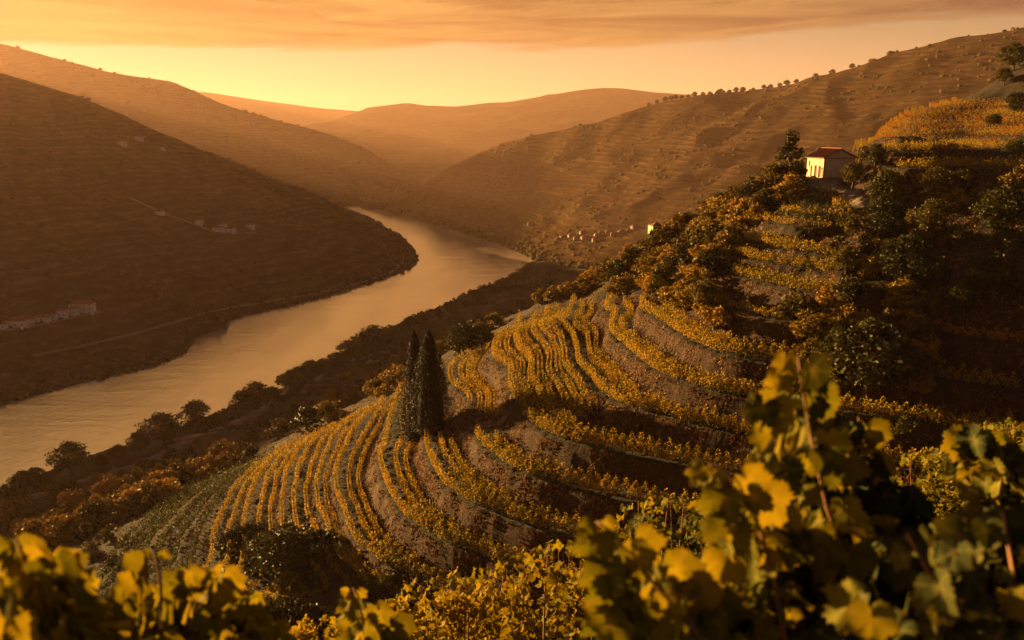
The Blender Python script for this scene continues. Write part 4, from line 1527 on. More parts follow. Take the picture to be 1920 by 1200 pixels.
def white_house():
    C0 = at(1543, 333, 158)
    th = math.radians(12)
    W, Ln, Hh, ap = 6.3, 5.7, 3.55, 1.45
    root = empty("house", (C0.x, C0.y, C0.z), th)
    tag(root, "small cream house with gabled clay roof on the ridge, left wall sunlit", "house")
    # local: x along the gable wall to the right, y to the back; walls as one shell with door reveals built proud
    wl = MB()
    t = 0.25
    wl.box((0, 0, -2.2), (W, t, Hh))
    wl.box((0, Ln - t, -2.2), (W, Ln, Hh))
    wl.box((W - t, t, -2.2), (W, Ln - t, Hh))
    # sunlit wall x = 0: openings left free
    ops = [(0.75, 1.70, 0.0, 2.05), (2.15, 3.05, 0.0, 2.15), (3.85, 4.35, 0.0, 2.0), (4.65, 5.05, 1.9, 2.9)]
    ys = [t] + [v for o in ops for v in o[:2]] + [Ln - t]
    for k in range(0, len(ys), 2):
        wl.box((0, ys[k], -2.2), (t, ys[k + 1], Hh))
    for y0, y1, z0, z1 in ops:
        wl.box((0, y0, z1), (t, y1, Hh))
        if z0 > 0.01:
            wl.box((0, y0, -2.2), (t, y1, z0))
        else:
            wl.box((0, y0, -2.2), (t, y1, 0.02))
    wl.build("wall", M_PLASTER, root)
    gb = MB()
    gb.add([(0.02, 0.03, Hh), (W - 0.02, 0.03, Hh), (W / 2, 0.03, Hh + ap - 0.05), (0.02, Ln - 0.03, Hh), (W - 0.02, Ln - 0.03, Hh), (W / 2, Ln - 0.03, Hh + ap - 0.05)],
           [(0, 1, 2), (3, 5, 4), (0, 2, 5, 3), (1, 4, 5, 2), (0, 3, 4, 1)])
    gb.build("gable", M_PLASTER, root)
    # roof slabs
    for sgn, nm in ((-1, "roof"), (1, "roof")):
        ov = 0.35
        x_e = -ov if sgn < 0 else W + ov
        ze = Hh - ov * ap / (W / 2) + 0.06
        zr = Hh + ap + 0.06
        rf = MB()
        xs = W / 2
        rf.add([(x_e, -ov, ze), (xs, -ov, zr), (xs, Ln + ov, zr), (x_e, Ln + ov, ze), (x_e, -ov, ze + 0.09), (xs, -ov, zr + 0.09), (xs, Ln + ov, zr + 0.09), (x_e, Ln + ov, ze + 0.09)],
               [(0, 1, 2, 3), (4, 7, 6, 5), (0, 4, 5, 1), (2, 6, 7, 3), (0, 3, 7, 4), (1, 5, 6, 2)])
        slab = rf.build(nm, M_TILE, root)
        tl = MB()
        nrow = 24
        for k in range(nrow):
            yy = -ov + (k + 0.5) * (Ln + 2 * ov) / nrow
            p0 = Vector((x_e - sgn * -0.0, yy, ze + 0.12))
            p1 = Vector((xs, yy, zr + 0.12))
            tl.tube([p0, p0.lerp(p1, 0.5) + Vector((0, 0, random.uniform(-.02, .02))), p1], 0.085, 5)
        tb = tl.build("roof_tiles", M_TILE, slab)
        tb['kind'] = 'stuff'
    MB().tube([(W / 2, -0.4, Hh + ap + 0.2), (W / 2, Ln + 0.4, Hh + ap + 0.2)], 0.13, 6).build("ridge_tiles", M_TILE, root)
    tr = MB().box((-0.03, -0.05, Hh - 0.16), (W + 0.03, -0.003, Hh + 0.0))
    tr.build("cornice", M_TRIM, root)
    MB().box((-0.05, -0.04, Hh - 0.14), (-0.003, Ln, Hh - 0.02)).build("cornice", M_TRIM, root)
    MB().box((-0.04, -0.04, -0.2), (0.16, -0.003, Hh - 0.16)).build("corner_band", M_TRIM, root)
    for i, (y0, y1, z0, z1) in enumerate(ops):
        if i < 3:
            MB().box((0.14, y0, 0.02), (0.19, y1, z1)).build("door", M_DARKW, root)
            # arched head: a half disc of plaster reveal
            seg = 8
            yc, rr = (y0 + y1) / 2, (y1 - y0) / 2
            vs = [(0.10, yc + rr * math.cos(math.pi * k / seg), z1 - 0.32 + 0.32 * math.sin(math.pi * k / seg)) for k in range(seg + 1)]
            b = MB()
            top = [(0.10, yc + rr * math.cos(math.pi * k / seg), z1) for k in range(seg + 1)]
            b.add(vs + top, [(k, k + 1, seg + 2 + k, seg + 1 + k) for k in range(seg)])
            b.build("door_arch", M_PLASTER, root)
        else:
            f = MB().box((0.08, y0, z0), (0.14, y1, z1)).build("window", M_TRIM, root)
            MB().box((0.06, y0 + 0.05, z0 + 0.06), (0.078, y1 - 0.05, z1 - 0.06)).build("pane", M_GLASS, f)
    return C0


HC0 = white_house()


def far_house(loc, w, d, h, rh, rz, label, nwin=3, floors=1, wall=None, roof=None, group=None, name="house", hip=True, detail=True, deep=4.0):
    root = empty(name, loc, rz)
    tag(root, label, "house", group)
    wl = MB().box((-w / 2, -d / 2, -deep), (w / 2, d / 2, h))
    wl.build("wall", wall or M_WHITE, root)
    e = 0.4
    hx = (w / 2 - min(d / 2, w * 0.32)) if hip else w / 2 + e
    rf = MB().add([(-w / 2 - e, -d / 2 - e, h), (w / 2 + e, -d / 2 - e, h), (w / 2 + e, d / 2 + e, h), (-w / 2 - e, d / 2 + e, h), (-hx, 0, h + rh), (hx, 0, h + rh)],
                  [(0, 1, 5, 4), (2, 3, 4, 5), (1, 2, 5), (3, 0, 4), (3, 2, 1, 0)])
    rf.build("roof", roof or M_TILE_D, root)
    if detail:
        for fl in range(floors):
            for k in range(nwin):
                xc = -w / 2 + (k + 0.5) * w / nwin
                z0 = 1.0 + fl * 2.9
                f = MB().box((xc - 0.5, -d / 2 - 0.06, z0), (xc + 0.5, -d / 2 - 0.003, z0 + 1.3)).build("window", M_TRIM, root)
                MB().box((xc - 0.38, -d / 2 - 0.09, z0 + 0.12), (xc + 0.38, -d / 2 - 0.062, z0 + 1.18)).build("pane", M_GLASS, f)
    return root


# white hamlet on the low spur across the river (seen from its front, long sides to the river)
HAM = [
    (155, 581, 19.0, 9.0, 6.0, 3.2, 4, 2, "large long white farmhouse with red roof, rightmost of the hamlet"),
    (138, 588, 9.0, 7.0, 5.0, 2.0, 2, 1, "white two-part house against the left wall of the large farmhouse"),
    (118, 592, 8.0, 7.0, 5.0, 1.6, 2, 1, "tall pale house in the middle of the hamlet"),
    (101, 597, 5.0, 5.0, 3.4, 1.6, 1, 1, "small white house with dark red roof in the hamlet's middle"),
    (80, 601, 12.0, 7.0, 3.6, 2.6, 3, 1, "low house with long brown roof left of the hamlet's middle"),
    (57, 604, 6.0, 5.0, 3.0, 1.6, 1, 1, "low dim outbuilding between two long-roofed houses"),
    (33, 611, 15.0, 8.0, 5.0, 3.0, 3, 1, "white house with long low red roof near the picture's left edge"),
    (3, 615, 8.0, 6.0, 3.6, 1.8, 2, 1, "white house cut by the picture's left edge"),
]
for px, py, w, d, h, rh, nw, fl, lb in HAM:
    p = hit_hill(["low_spur", "left_hill"], px, py)
    if p:
        far_house((p.x, p.y, p.z), w, d, h * 0.92, rh * 0.85, math.radians(8), lb, nw, fl, wall=M_WHITE, group="white hamlet on the left bank")


def ribbon(name, pts, width, mat, label, cat, kind='structure', lift=0.06, parent=None, zf=None, skirt=1.5):
    P = resample(pts, max(8, len(pts) * (14 if len(pts) < 20 else 3)))
    d = np.gradient(P[:, :2], axis=0)
    d /= np.linalg.norm(d, axis=1)[:, None] + 1e-9
    nrm = np.stack([-d[:, 1], d[:, 0]], 1)
    V = []
    for i in range(len(P)):
        for k in (-0.5, 0.5):
            V.append((P[i, 0] + nrm[i, 0] * k * width, P[i, 1] + nrm[i, 1] * k * width, P[i, 2]))
    V = np.array(V)
    idx = np.arange(len(P) - 1) * 2
    Fq = np.stack([idx, idx + 1, idx + 3, idx + 2], 1)
    if zf is not None:
        V[:, 2] = zf(V[:, 0], V[:, 1])
    V[:, 2] += lift
    # a bed of packed earth under it: skirts down on both sides
    L0 = V[0::2].copy()
    R0 = V[1::2].copy()
    Ld, Rd = L0.copy(), R0.copy()
    Ld[:, 2] -= skirt
    Rd[:, 2] -= skirt
    n = len(P)
    VV = np.concatenate([V, Ld, Rd])
    a = np.arange(n - 1)
    F2 = np.stack([2 * a, 2 * a + 2, 2 * n + a + 1, 2 * n + a], 1)
    F3 = np.stack([2 * a + 1, 3 * n + a, 3 * n + a + 1, 2 * a + 3], 1)
    o = link(name, mesh_np(name, VV, np.concatenate([Fq, F2, F3]), mat, False), parent)
    tag(o, label, cat, kind=kind)
    return o


def ground_ribbon(name, pix, width, mat, label, cat, lift=0.12, y0=60, y1=1200):
    pts = []
    for px, py in pix:
        p = hit_near(px, py, y0, y1)
        if p is not None:
            pts.append(p)
    P = resample(pts, max(12, len(pts) * 12))
    P[:, 2] = np.maximum(ground(P[:, 0], P[:, 1]), 0)
    for _ in range(3):
        P[1:-1, 2] = np.maximum((P[:-2, 2] + P[1:-1, 2] * 2 + P[2:, 2]) / 4, P[1:-1, 2] - 0.05)
    return ribbon(name, [Vector(tuple(q)) for q in P], width, mat, label, cat, lift=lift, zf=ground, skirt=0.5)


ground_ribbon("path", [(1500, 346), (1525, 345), (1548, 348), (1572, 357), (1595, 367), (1612, 378), (1622, 392)], 2.6, M_TRACK, "pale dusty path leading down from the house", "path", 0.22)
ground_ribbon("road", [(5, 950), (100, 926), (200, 893), (330, 848), (420, 803), (500, 766), (600, 712), (690, 664)], 4.5, M_TRACK, "grey riverside road on the shaded slope", "road", 0.25, 120, 900)
ground_ribbon("track", [(786, 822), (830, 806), (862, 786), (880, 800), (905, 792), (950, 786)], 2.2, simple_mat("red_track", (0.09, 0.05, 0.035), (0.16, 0.095, 0.065), 1.0, 1.0, 0.4), "reddish dirt track right of the cypress feet", "track", 0.05, 90, 150)

# road cut along the left bank
def dense(pp, n=90):
    P = np.array(pp, float)
    t = np.concatenate([[0], np.cumsum(np.hypot(*np.diff(P, axis=0).T))])
    s = np.linspace(0, t[-1], n)
    return list(zip(np.interp(s, t, P[:, 0]), np.interp(s, t, P[:, 1])))


pts = [hit_hill(["low_spur", "left_hill"], px, py) for px, py in dense(((60, 668), (150, 650), (250, 627), (320, 606), (400, 583), (500, 566), (600, 549), (680, 530), (735, 510), (758, 490), (752, 470)))]
ribbon("road", [p for p in pts if p], 3.0, M_TRACK, "thin pale road cut along the left bank above the water", "road", lift=0.8)
pts = [hit_hill(["low_spur", "left_hill"], px, py) for px, py in ((-10, 624), (60, 614), (110, 604), (150, 594), (188, 586))]
ribbon("wall", [p for p in pts if p], 1.2, M_WHITE_S, "low pale retaining wall below the hamlet", "wall", kind=None, lift=1.8)

# scattered farm houses
FAR = [
    (262, 262, 12, "white farmhouse high on the left hillside, near its crest", M_WHITE),
    (231, 272, 9, "small pale house high on the left hillside, lower left of the crest farm", M_WHITE),
    (306, 281, 8, "tiny white house right of the crest farm on the left hillside", M_WHITE),
    (300, 403, 9, "lone white house beside the farm track in the middle of the left hillside", M_WHITE),
    (374, 420, 8, "small white house where the hillside track reaches the farm cluster", M_WHITE),
    (410, 433, 14, "long white farm building, left one of the mid-hill cluster", M_WHITE),
    (431, 435, 14, "brightest white farm building, right one of the mid-hill cluster", M_WHITE),
    (418, 427, 9, "white farm building standing higher behind the mid-hill cluster", M_WHITE),
    (470, 428, 9, "small pale house right of the mid-hill cluster", M_WHITE),
]
for px, py, w, lb, mt in FAR:
    p = hit_hill(["left_hill"], px, py)
    if p:
        far_house((p.x, p.y, p.z), w, 7, 4.5, 2.0, math.radians(random.uniform(-10, 20)), lb, 2, 1, mt, group="farmhouses on the left hillside")
ribbon("track", [q for q in [hit_hill(["left_hill"], px, py) for px, py in dense(((245, 372), (280, 388), (310, 402), (340, 412), (372, 424), (405, 436), (450, 438), (480, 436)), 40)] if q], 4.0, M_TRACK, "pale farm track running down the left hillside to the farm cluster", "track", lift=0.8)

VIL = [(1062, 447, 16), (1074, 444, 12), (1086, 449, 14), (1098, 448, 12), (1108, 450, 18), (1122, 443, 10), (1132, 440, 14), (1144, 438, 12), (1156, 442, 14), (1168, 438, 12), (1180, 436, 10), (1048, 452, 9), (996, 422, 10), (1030, 418, 9), (1094, 438, 9), (1120, 452, 12), (1190, 428, 9)]
for i, (px, py, w) in enumerate(VIL):
    p = hit_hill(["right_hill"], px, py)
    if p is None:
        p = hit_near(px, py, 300, 1300)
    if p:
        far_house((p.x, p.y + 2, p.z), w * 1.2, 7, 2.8, 2.6, math.radians(random.uniform(-25, 25)), "pale house of the far valley village below the long right-bank hill", 2, 1, M_WHITE_S, M_TILE_D, "village houses below the right-bank hill", detail=True, deep=1.2)


def hut():
    Y = 150.0
    u, s = slope_u(1234, 440)
    best = None
    for yy in np.linspace(120, 190, 300):
        e = abs(float(drop(u * yy, yy)) - s * yy)
        if best is None or e < best[0]:
            best = (e, yy)
    Y = best[1]
    x = u * Y
    z = float(ground(x, Y))
    k = Y / 1600
    root = empty("hut", (x, Y, z), math.radians(16))
    tag(root, "tiny whitewashed hut with dark red roof, half sunk in the crest scrub", "hut")
    w, h = 22 * k, 19 * k
    MB().box((-w / 2, 0, -1.5), (w / 2, w, h)).build("wall", M_PLASTER, root)
    MB().add([(-w / 2 - .15, -.15, h), (w / 2 + .15, -.15, h), (w / 2 + .15, w + .15, h), (-w / 2 - .15, w + .15, h), (0, w / 2, h + 6 * k)], [(0, 1, 4), (1, 2, 4), (2, 3, 4), (3, 0, 4), (3, 2, 1, 0)]).build("roof", M_TILE_D, root)
    MB().box((w / 2 + 0.02, 0.4, -1.5), (w / 2 + 0.9, 1.6, h * 0.62)).build("annex", M_PLASTER, root)
    MB().box((-w * 0.1, -0.05, 0), (w * 0.16, -0.003, h * 0.6)).build("door", M_DARKW, root)


hut()

# loose boulders of pale schist near the riverside road
def boulders():
    rng = np.random.default_rng(77)
    for i in range(26):
        t = rng.random()
        px = 180 + t * 560
        py = 885 - t * 240 + rng.uniform(6, 34)
        p = hit_near(px, py, 120, 900)
        if p is None:
            continue
        mb = MB()
        n = 7
        r = rng.uniform(0.5, 1.3) * p.y / 260
        ring = []
        vs = []
        for lv, rr in ((-0.3, 1.0), (0.25, 0.9), (0.55, 0.45)):
            for k in range(n):
                a = 2 * math.pi * k / n
                q = r * rr * rng.uniform(0.75, 1.2)
                vs.append((math.cos(a) * q * 1.5, math.sin(a) * q, lv * r + rng.uniform(-.1, .1) * r))
        fs = [(l * n + k, l * n + (k + 1) % n, (l + 1) * n + (k + 1) % n, (l + 1) * n + k) for l in range(2) for k in range(n)] + [tuple(2 * n + k for k in range(n))]
        mb.add(vs, fs)
        o = mb.build("boulder", M_STONE, None, (p.x, p.y, p.z))
        o.rotation_euler = (0, 0, rng.uniform(0, 6))
        tag(o, "grey schist outcrop on the shaded slope above the riverside road", "rock", "outcrops above the riverside road")


boulders()


# woods and bushes too far to count: small leafy tufts over the far hills and banks
def far_woods():
    rng = np.random.default_rng(99)
    # one tuft: a lumpy low ball of 20 faces
    phi = (1 + 5 ** 0.5) / 2
    ico = np.array([(-1, phi, 0), (1, phi, 0), (-1, -phi, 0), (1, -phi, 0), (0, -1, phi), (0, 1, phi), (0, -1, -phi), (0, 1, -phi), (phi, 0, -1), (phi, 0, 1), (-phi, 0, -1), (-phi, 0, 1)]) / 1.9
    fi = np.array([(0, 11, 5), (0, 5, 1), (0, 1, 7), (0, 7, 10), (0, 10, 11), (1, 5, 9), (5, 11, 4), (11, 10, 2), (10, 7, 6), (7, 1, 8), (3, 9, 4), (3, 4, 2), (3, 2, 6), (3, 6, 8), (3, 8, 9), (4, 9, 5), (2, 4, 11), (6, 2, 10), (8, 6, 7), (9, 8, 1)])
    for nm, G, n, smin, smax, lab, shore in (("hillside_bushes", HA, 5200, 1.3, 3.4, "scattered dark bushes and small trees dotting the left hillside", 0.30),
                                            ("spur_bushes", HB, 1800, 1.0, 2.6, "scattered dark bushes over the low spur on the left bank", 0.35),
                                            ("far_bank_bushes", HF, 3800, 1.0, 4.2, "scattered bushes and olive trees dotting the right-bank hill", 0.22),
                                            ("misty_bushes", HC, 1500, 4.0, 8.0, "scattered trees on the hazy second hill", 0.2)):
        nu, nv = G.shape[:2]
        vmax = int(nv * (0.80 if nm != "misty_bushes" else 0.68))
        m = n * 3
        iu = rng.uniform(1, nu - 2, m)
        iv = np.where(rng.random(m) < shore, rng.uniform(0, 1, m) ** 2 * nv * 0.07, rng.uniform(0, vmax, m))
        i, j = iu.astype(int), np.clip(iv, 0, nv - 2).astype(int)
        fu, fv = (iu - i)[:, None], (iv - j)[:, None]
        P = (G[i, j] * (1 - fu) + G[i + 1, j] * fu) * (1 - fv) + (G[i, j + 1] * (1 - fu) + G[i + 1, j + 1] * fu) * fv
        dens = fbm(P[:, 0] / 70, P[:, 1] / 70, 3)
        ok = (dens > 0.12 - 0.6 * rng.random(m) ** 3) | (iv < nv * 0.05)
        ok &= P[:, 2] > -0.5
        P = P[ok][:n]
        n_ = len(P)
        s = rng.uniform(smin, smax, n_) * (0.6 + 0.6 * rng.random(n_))
        V = ico[None] * s[:, None, None] * np.array([1.1, 1.1, 0.9]) * (0.75 + 0.5 * rng.random((n_, 12, 1)))
        V = V + P[:, None, :] + np.array([0, 0, 1.0]) * (s * 0.35)[:, None, None]
        Fq = fi[None] + (np.arange(n_) * 12)[:, None, None]
        o = link(nm, mesh_np(nm, V.reshape(-1, 3), Fq.reshape(-1, 3), M_FARBUSH))
        tag(o, lab, "bushes", kind='stuff')



def valley_bushes():
    rng = np.random.default_rng(123)
    n = 19000
    u = rng.uniform(-0.55, 0.12, n)
    y = np.exp(rng.uniform(math.log(230), math.log(1280), n))
    x = u * y
    d = drop(x, y)
    ok = (d < 181.2) & (fbm(x / 40, y / 40, 3) > -0.1 - 1.2 * rng.random(n) * (d > 172))
    x, y, d = x[ok][:6200], y[ok][:6200], d[ok][:6200]
    n = len(x)
    s = rng.uniform(0.8, 2.6, n) * np.clip(y / 600, 0.45, 1.3)
    Q = np.repeat(np.stack([x, y, CAMZ - d], 1), 16, 0)
    ss = np.repeat(s, 16)
    dd = rng.normal(size=Q.shape)
    dd /= np.linalg.norm(dd, axis=1)[:, None]
    dd[:, 2] = np.abs(dd[:, 2]) * 1.1
    Q = Q + dd * ss[:, None] * (0.6 + 0.4 * rng.random((len(Q), 1)))
    V, Fq = leaf_cards(Q, ss * 0.68, rng, 0.3)
    o = link("valley_bushes", mesh_np("valley_bushes", V, Fq, M_TREE))
    tag(o, "mass of small dark bushes between the riverside road and the water", "bushes", kind='stuff')


valley_bushes()
M_FARBUSH = leaf_mat("far_bush_leaves", [(0.2, (0.018, 0.018, 0.008)), (0.6, (0.045, 0.038, 0.016)), (0.9, (0.08, 0.055, 0.022))], 0.0, 0.9, big=0.01)
far_woods()
# ------------------------------------------------------------------ foreground grape vines
M_LEAF = None


def front_leaf_mat(name, stops, trans):
    m, q, bs, out = new_mat(name)
    oi = q.n('ShaderNodeObjectInfo')
    tc = q.n('ShaderNodeTexCoord')
    g = q.n('ShaderNodeNewGeometry')
    n1 = q.noise(tc.outputs['Object'], 26.0, 4, 0.6)
    f = q.math('ADD', q.math('MULTIPLY', oi.outputs['Random'], 0.34), q.math('MULTIPLY', n1, 0.45))
    f = q.math('ADD', f, q.math('MULTIPLY', g.outputs['Random Per Island'], 0.22))
    col = q.ramp(f, stops)
    # veins: lighter ribs from the leaf's own coordinates (uv = leaf plane)
    at_ = q.n('ShaderNodeAttribute', attribute_name='rib')
    col2 = q.mix(q.math('MULTIPLY', at_.outputs['Fac'], 0.22), col, (0.62, 0.48, 0.14, 1))
    # brown margins on some leaves
    ed = q.n('ShaderNodeAttribute', attribute_name='edge')
    e2 = q.math('MULTIPLY', q.math('POWER', ed.outputs['Fac'], 3.0), q.ramp(n1, [(0.48, (0, 0, 0)), (0.62, (0.85, 0.85, 0.85))]))
    col3 = q.mix(e2, col2, (0.20, 0.075, 0.018, 1))
    q.l(col3, bs.inputs['Base Color'])
    bs.inputs['Roughness'].default_value = 0.7
    bs.inputs['Specular IOR Level'].default_value = 0.05
    bump(q, bs, q.math('ADD', n1, q.math('MULTIPLY', at_.outputs['Fac'], 0.6)), 0.5, 0.004)
    tr = q.n('ShaderNodeBsdfTranslucent')
    q.l(q.mix(1.0, col3, (1.0, 0.80, 0.18, 1), 'MULTIPLY'), tr.inputs['Color'])
    mx = q.n('ShaderNodeMixShader')
    mx.inputs[0].default_value = trans
    q.l(bs.outputs[0], mx.inputs[1])
    q.l(tr.outputs[0], mx.inputs[2])
    q.l(mx.outputs[0], out.inputs['Surface'])
    return m


M_LEAF = front_leaf_mat("grape_leaf", G_FRONT, 0.5)
M_CANE = simple_mat("vine_cane", (0.16, 0.075, 0.035), (0.30, 0.15, 0.06), 60.0, 0.7, 0.2)


def grape_leaf_mesh(seed):
    """five-lobed toothed leaf: base at the origin, tip along +y, unit length about 1"""
    rng = np.random.default_rng(seed)
    n = 46
    lobes = [(0.0, 1.0, 0.40), (0.95, 0.84, 0.40), (-0.95, 0.84, 0.40), (1.95, 0.70, 0.42), (-1.95, 0.70, 0.42)]
    out = []
    for i in range(n):
        th = -math.pi + 2 * math.pi * (i + 0.5) / n
        r = 0.60
        for c, l, wd in lobes:
            r = max(r, 0.60 + (l - 0.60) * math.exp(-((th - c) / wd) ** 2))
        # notch where the stalk joins
        r *= 1 - 0.75 * math.exp(-((abs(th) - math.pi) / 0.28) ** 2)
        r *= 1 + (0.085 if i % 2 else -0.055) + rng.uniform(-0.03, 0.03)
        out.append((th, r * 0.62))
    cup, fold = rng.uniform(-0.7, 0.5), rng.uniform(0.10, 0.65)
    wv, ph = rng.uniform(0.04, 0.12), rng.uniform(0, 6)
    V, rib, edge = [], [], []
    def put(x, y, k, r_):
        z = cup * (x * x + (y - 0.4) ** 2) * 0.8 + fold * abs(x) + wv * math.sin(7 * x + 5 * y + ph) * r_
        V.append((x, y, z))
    cy = 0.34
    put(0, cy, 0, 0)
    rib.append(1.0)
    edge.append(0.0)
    for frac in (0.45, 0.78, 1.0):
        for th, r in out:
            rr = r * frac
            x, y = math.sin(th) * rr, cy + math.cos(th) * rr
            put(x, y, 0, frac)
            near = min(abs(th - c) for c, _, _ in lobes)
            rib.append(max(0.0, 1 - near / 0.10) * (1 - 0.4 * frac))
            edge.append(frac if frac > 0.9 else 0.0)
    F = []
    for i in range(n):
        j = (i + 1) % n
        F.append((0, 1 + i, 1 + j))
        for k in range(2):
            a, b = 1 + k * n, 1 + (k + 1) * n
            F.append((a + i, b + i, b + j, a + j))
    me = bpy.data.meshes.new("leaf")
    me.from_pydata(V, [], F)
    for p in me.polygons:
        p.use_smooth = True
    for nm, dat in (("rib", rib), ("edge", edge)):
        at_ = me.attributes.new(nm, 'FLOAT', 'POINT')
        at_.data.foreach_set('value', np.array(dat, dtype=np.float32))
    me.materials.append(M_LEAF)
    me.update()
    return me


LEAVES = [grape_leaf_mesh(400 + i) for i in range(14)]
M_LEAF_SHADE = front_leaf_mat("shade_green_grape_leaf", [(0.15, (0.018, 0.028, 0.010)), (0.4, (0.035, 0.048, 0.012)), (0.65, (0.07, 0.075, 0.016)), (0.9, (0.20, 0.14, 0.024))], 0.2)  # green leaf copy, darkened to carry the shade of the vine mass
LEAVES_SHADE = []
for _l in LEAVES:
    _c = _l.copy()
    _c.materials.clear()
    _c.materials.append(M_LEAF_SHADE)
    LEAVES_SHADE.append(_c)


def leaf_matrix(p, tip, nrm, size):
    y = tip.normalized()
    x = y.cross(nrm)
    if x.length < 1e-3:
        x = Vector((1, 0, 0))
    x.normalize()
    z = x.cross(y)
    M = Matrix((x, y, z)).transposed().to_4x4()
    return Matrix.Translation(p) @ M @ Matrix.Diagonal((size, size, size, 1))


# a coarser leaf for the joined foliage: 5-lobed star folded on its rib
def small_leaves(Q, tips, nrms, size, rng):
    th = np.array([0, .42, .95, 1.45, 1.95, 2.6, -2.6, -1.95, -1.45, -.95, -.42])
    rr = np.array([1, .74, .88, .66, .68, .46, .46, .68, .66, .88, .74]) * 0.6
    L = np.stack([np.sin(th) * rr, 0.32 + np.cos(th) * rr, np.abs(np.sin(th)) * rr * 0.35], 1)
    L = np.concatenate([[[0, 0.32, 0]], L])
    y = tips / np.linalg.norm(tips, axis=1)[:, None]
    x = np.cross(y, nrms)
    x /= np.linalg.norm(x, axis=1)[:, None] + 1e-9
    z = np.cross(x, y)
    V = (Q[:, None, :] + (L[None, :, 0:1] * x[:, None, :] + L[None, :, 1:2] * y[:, None, :] + L[None, :, 2:3] * z[:, None, :]) * size[:, None, None])
    k = len(th)
    F = np.array([(0, 1 + i, 1 + (i + 1) % k) for i in range(k)])
    Fq = F[None] + (np.arange(len(Q)) * (k + 1))[:, None, None]
    return V.reshape(-1, 3), Fq.reshape(-1, 3)


def fill(poly, n, Y0, Y1, rng, edge_bias=0.0):
    P = np.array(poly, float)
    out = []
    while len(out) < n:
        px = rng.uniform(P[:, 0].min(), P[:, 0].max(), n * 2)
        py = rng.uniform(P[:, 1].min(), P[:, 1].max(), n * 2)
        ok = in_poly(px, py, poly)
        for a, b in zip(px[ok], py[ok]):
            out.append(at(a, b, rng.uniform(Y0, Y1)))
            if len(out) >= n:
                break
    return out


def front_vine(label, canes, poly, Y, nleaf, nsmall, size, small, seed, depth=0.6, group=None, placed=(), dark=None):
    rng = np.random.default_rng(seed)
    pts = [[at(*c) for c in cane] for cane in canes]
    foot = pts[0][-1].copy()
    gz = float(ground(foot.x, foot.y))
    root = empty("grape_vine", (foot.x, foot.y, gz))
    inv = Vector((foot.x, foot.y, gz))
    tag(root, label, "grape vine", group)
    W = []
    for cane in pts:
        full = [p - inv for p in cane]
        if full[-1].z > 0.05:
            full = full + [Vector((full[-1].x * 0.4, full[-1].y * 0.4, full[-1].z * 0.5)), Vector((0, 0, -0.1))]
        k = len(full)
        MB().tube(full, [0.0035 + 0.004 * (i / k) + (0.004 if i > k - 3 else 0) for i in range(k)], 7).build("cane", M_CANE, root, smooth=True)
    if True:
        MB().tube([(0, 0, -0.3), (0.03, 0.02, 0.5), (0, 0, 0.9)], [0.035, 0.028, 0.02], 7).build("stock", M_BARK, root, smooth=True)
    def add_leaf(p, tip, nrm, s):
        pl = LEAVES_SHADE if (dark is not None and rng.random() < dark) else LEAVES
        me = pl[int(rng.integers(len(pl)))]
        o = bpy.data.objects.new("leaf", me)
        COL.objects.link(o)
        o.parent = root
        o.matrix_local = leaf_matrix(p - inv, tip, nrm, s)
    sunside = Vector((-0.75, -0.15, 0.35))
    # hand-placed large leaves: (px, py, Y, length, lean, turn)
    for px, py, YY, ln, lean, turn in placed:
        tip = Vector((lean, rng.uniform(-0.15, 0.15), -1))
        nrm = Vector((-0.25 + turn, -0.9, 0.25))
        p = at(px, py, YY)
        add_leaf(p, tip, nrm, ln * 0.88)
    # leaves alternating down the canes
    for cane in pts:
        for i in range(len(cane) - 1):
            seg = (cane[i + 1] - cane[i])
            m = max(1, int(seg.length / 0.042))
            for j in range(m):
                p = cane[i].lerp(cane[i + 1], (j + 0.5) / m)
                side = 1 if (i * 7 + j) % 2 else -1
                tip = Vector((side * rng.uniform(0.25, 0.8), rng.uniform(-0.5, 0.3), -rng.uniform(0.5, 1.1)))
                nrm = sunside + Vector((rng.normal() * 0.45 + 0.25 * side, -0.5 + rng.normal() * 0.3, rng.normal() * 0.35))
                add_leaf(p + Vector((side * 0.015, -0.01, 0)), tip, nrm, size * rng.uniform(0.65, 1.1) * (0.55 if i == 0 else 1.0))
    for p in fill(poly, nleaf, Y - depth * 0.3, Y + depth * 0.7, rng):
        tip = Vector((rng.normal() * 0.45, rng.normal() * 0.35, -rng.uniform(0.4, 1.1)))
        nrm = sunside + Vector((rng.normal() * 0.6, -0.3 + rng.normal() * 0.5, rng.normal() * 0.5))
        add_leaf(p, tip, nrm, size * rng.uniform(0.6, 1.1))
    if nsmall:
        Q = np.array([tuple(p - inv) for p in fill(poly, nsmall, Y + depth * 0.1, Y + depth * 1.5, rng)])
        t = np.stack([rng.normal(0, .5, nsmall), rng.normal(0, .5, nsmall), -rng.uniform(.2, 1.1, nsmall)], 1)
        nr = np.stack([-0.75 + rng.normal(0, .7, nsmall), -.2 + rng.normal(0, .7, nsmall), 0.35 + rng.normal(0, .6, nsmall)], 1)
        V, Fq = small_leaves(Q, t, nr, small * (0.6 + 0.6 * rng.random(nsmall)), rng)
        f = link("foliage", mesh_np("foliage", V, Fq, M_LEAF_SHADE if dark is not None else M_LEAF), root)
        f['kind'] = 'stuff'


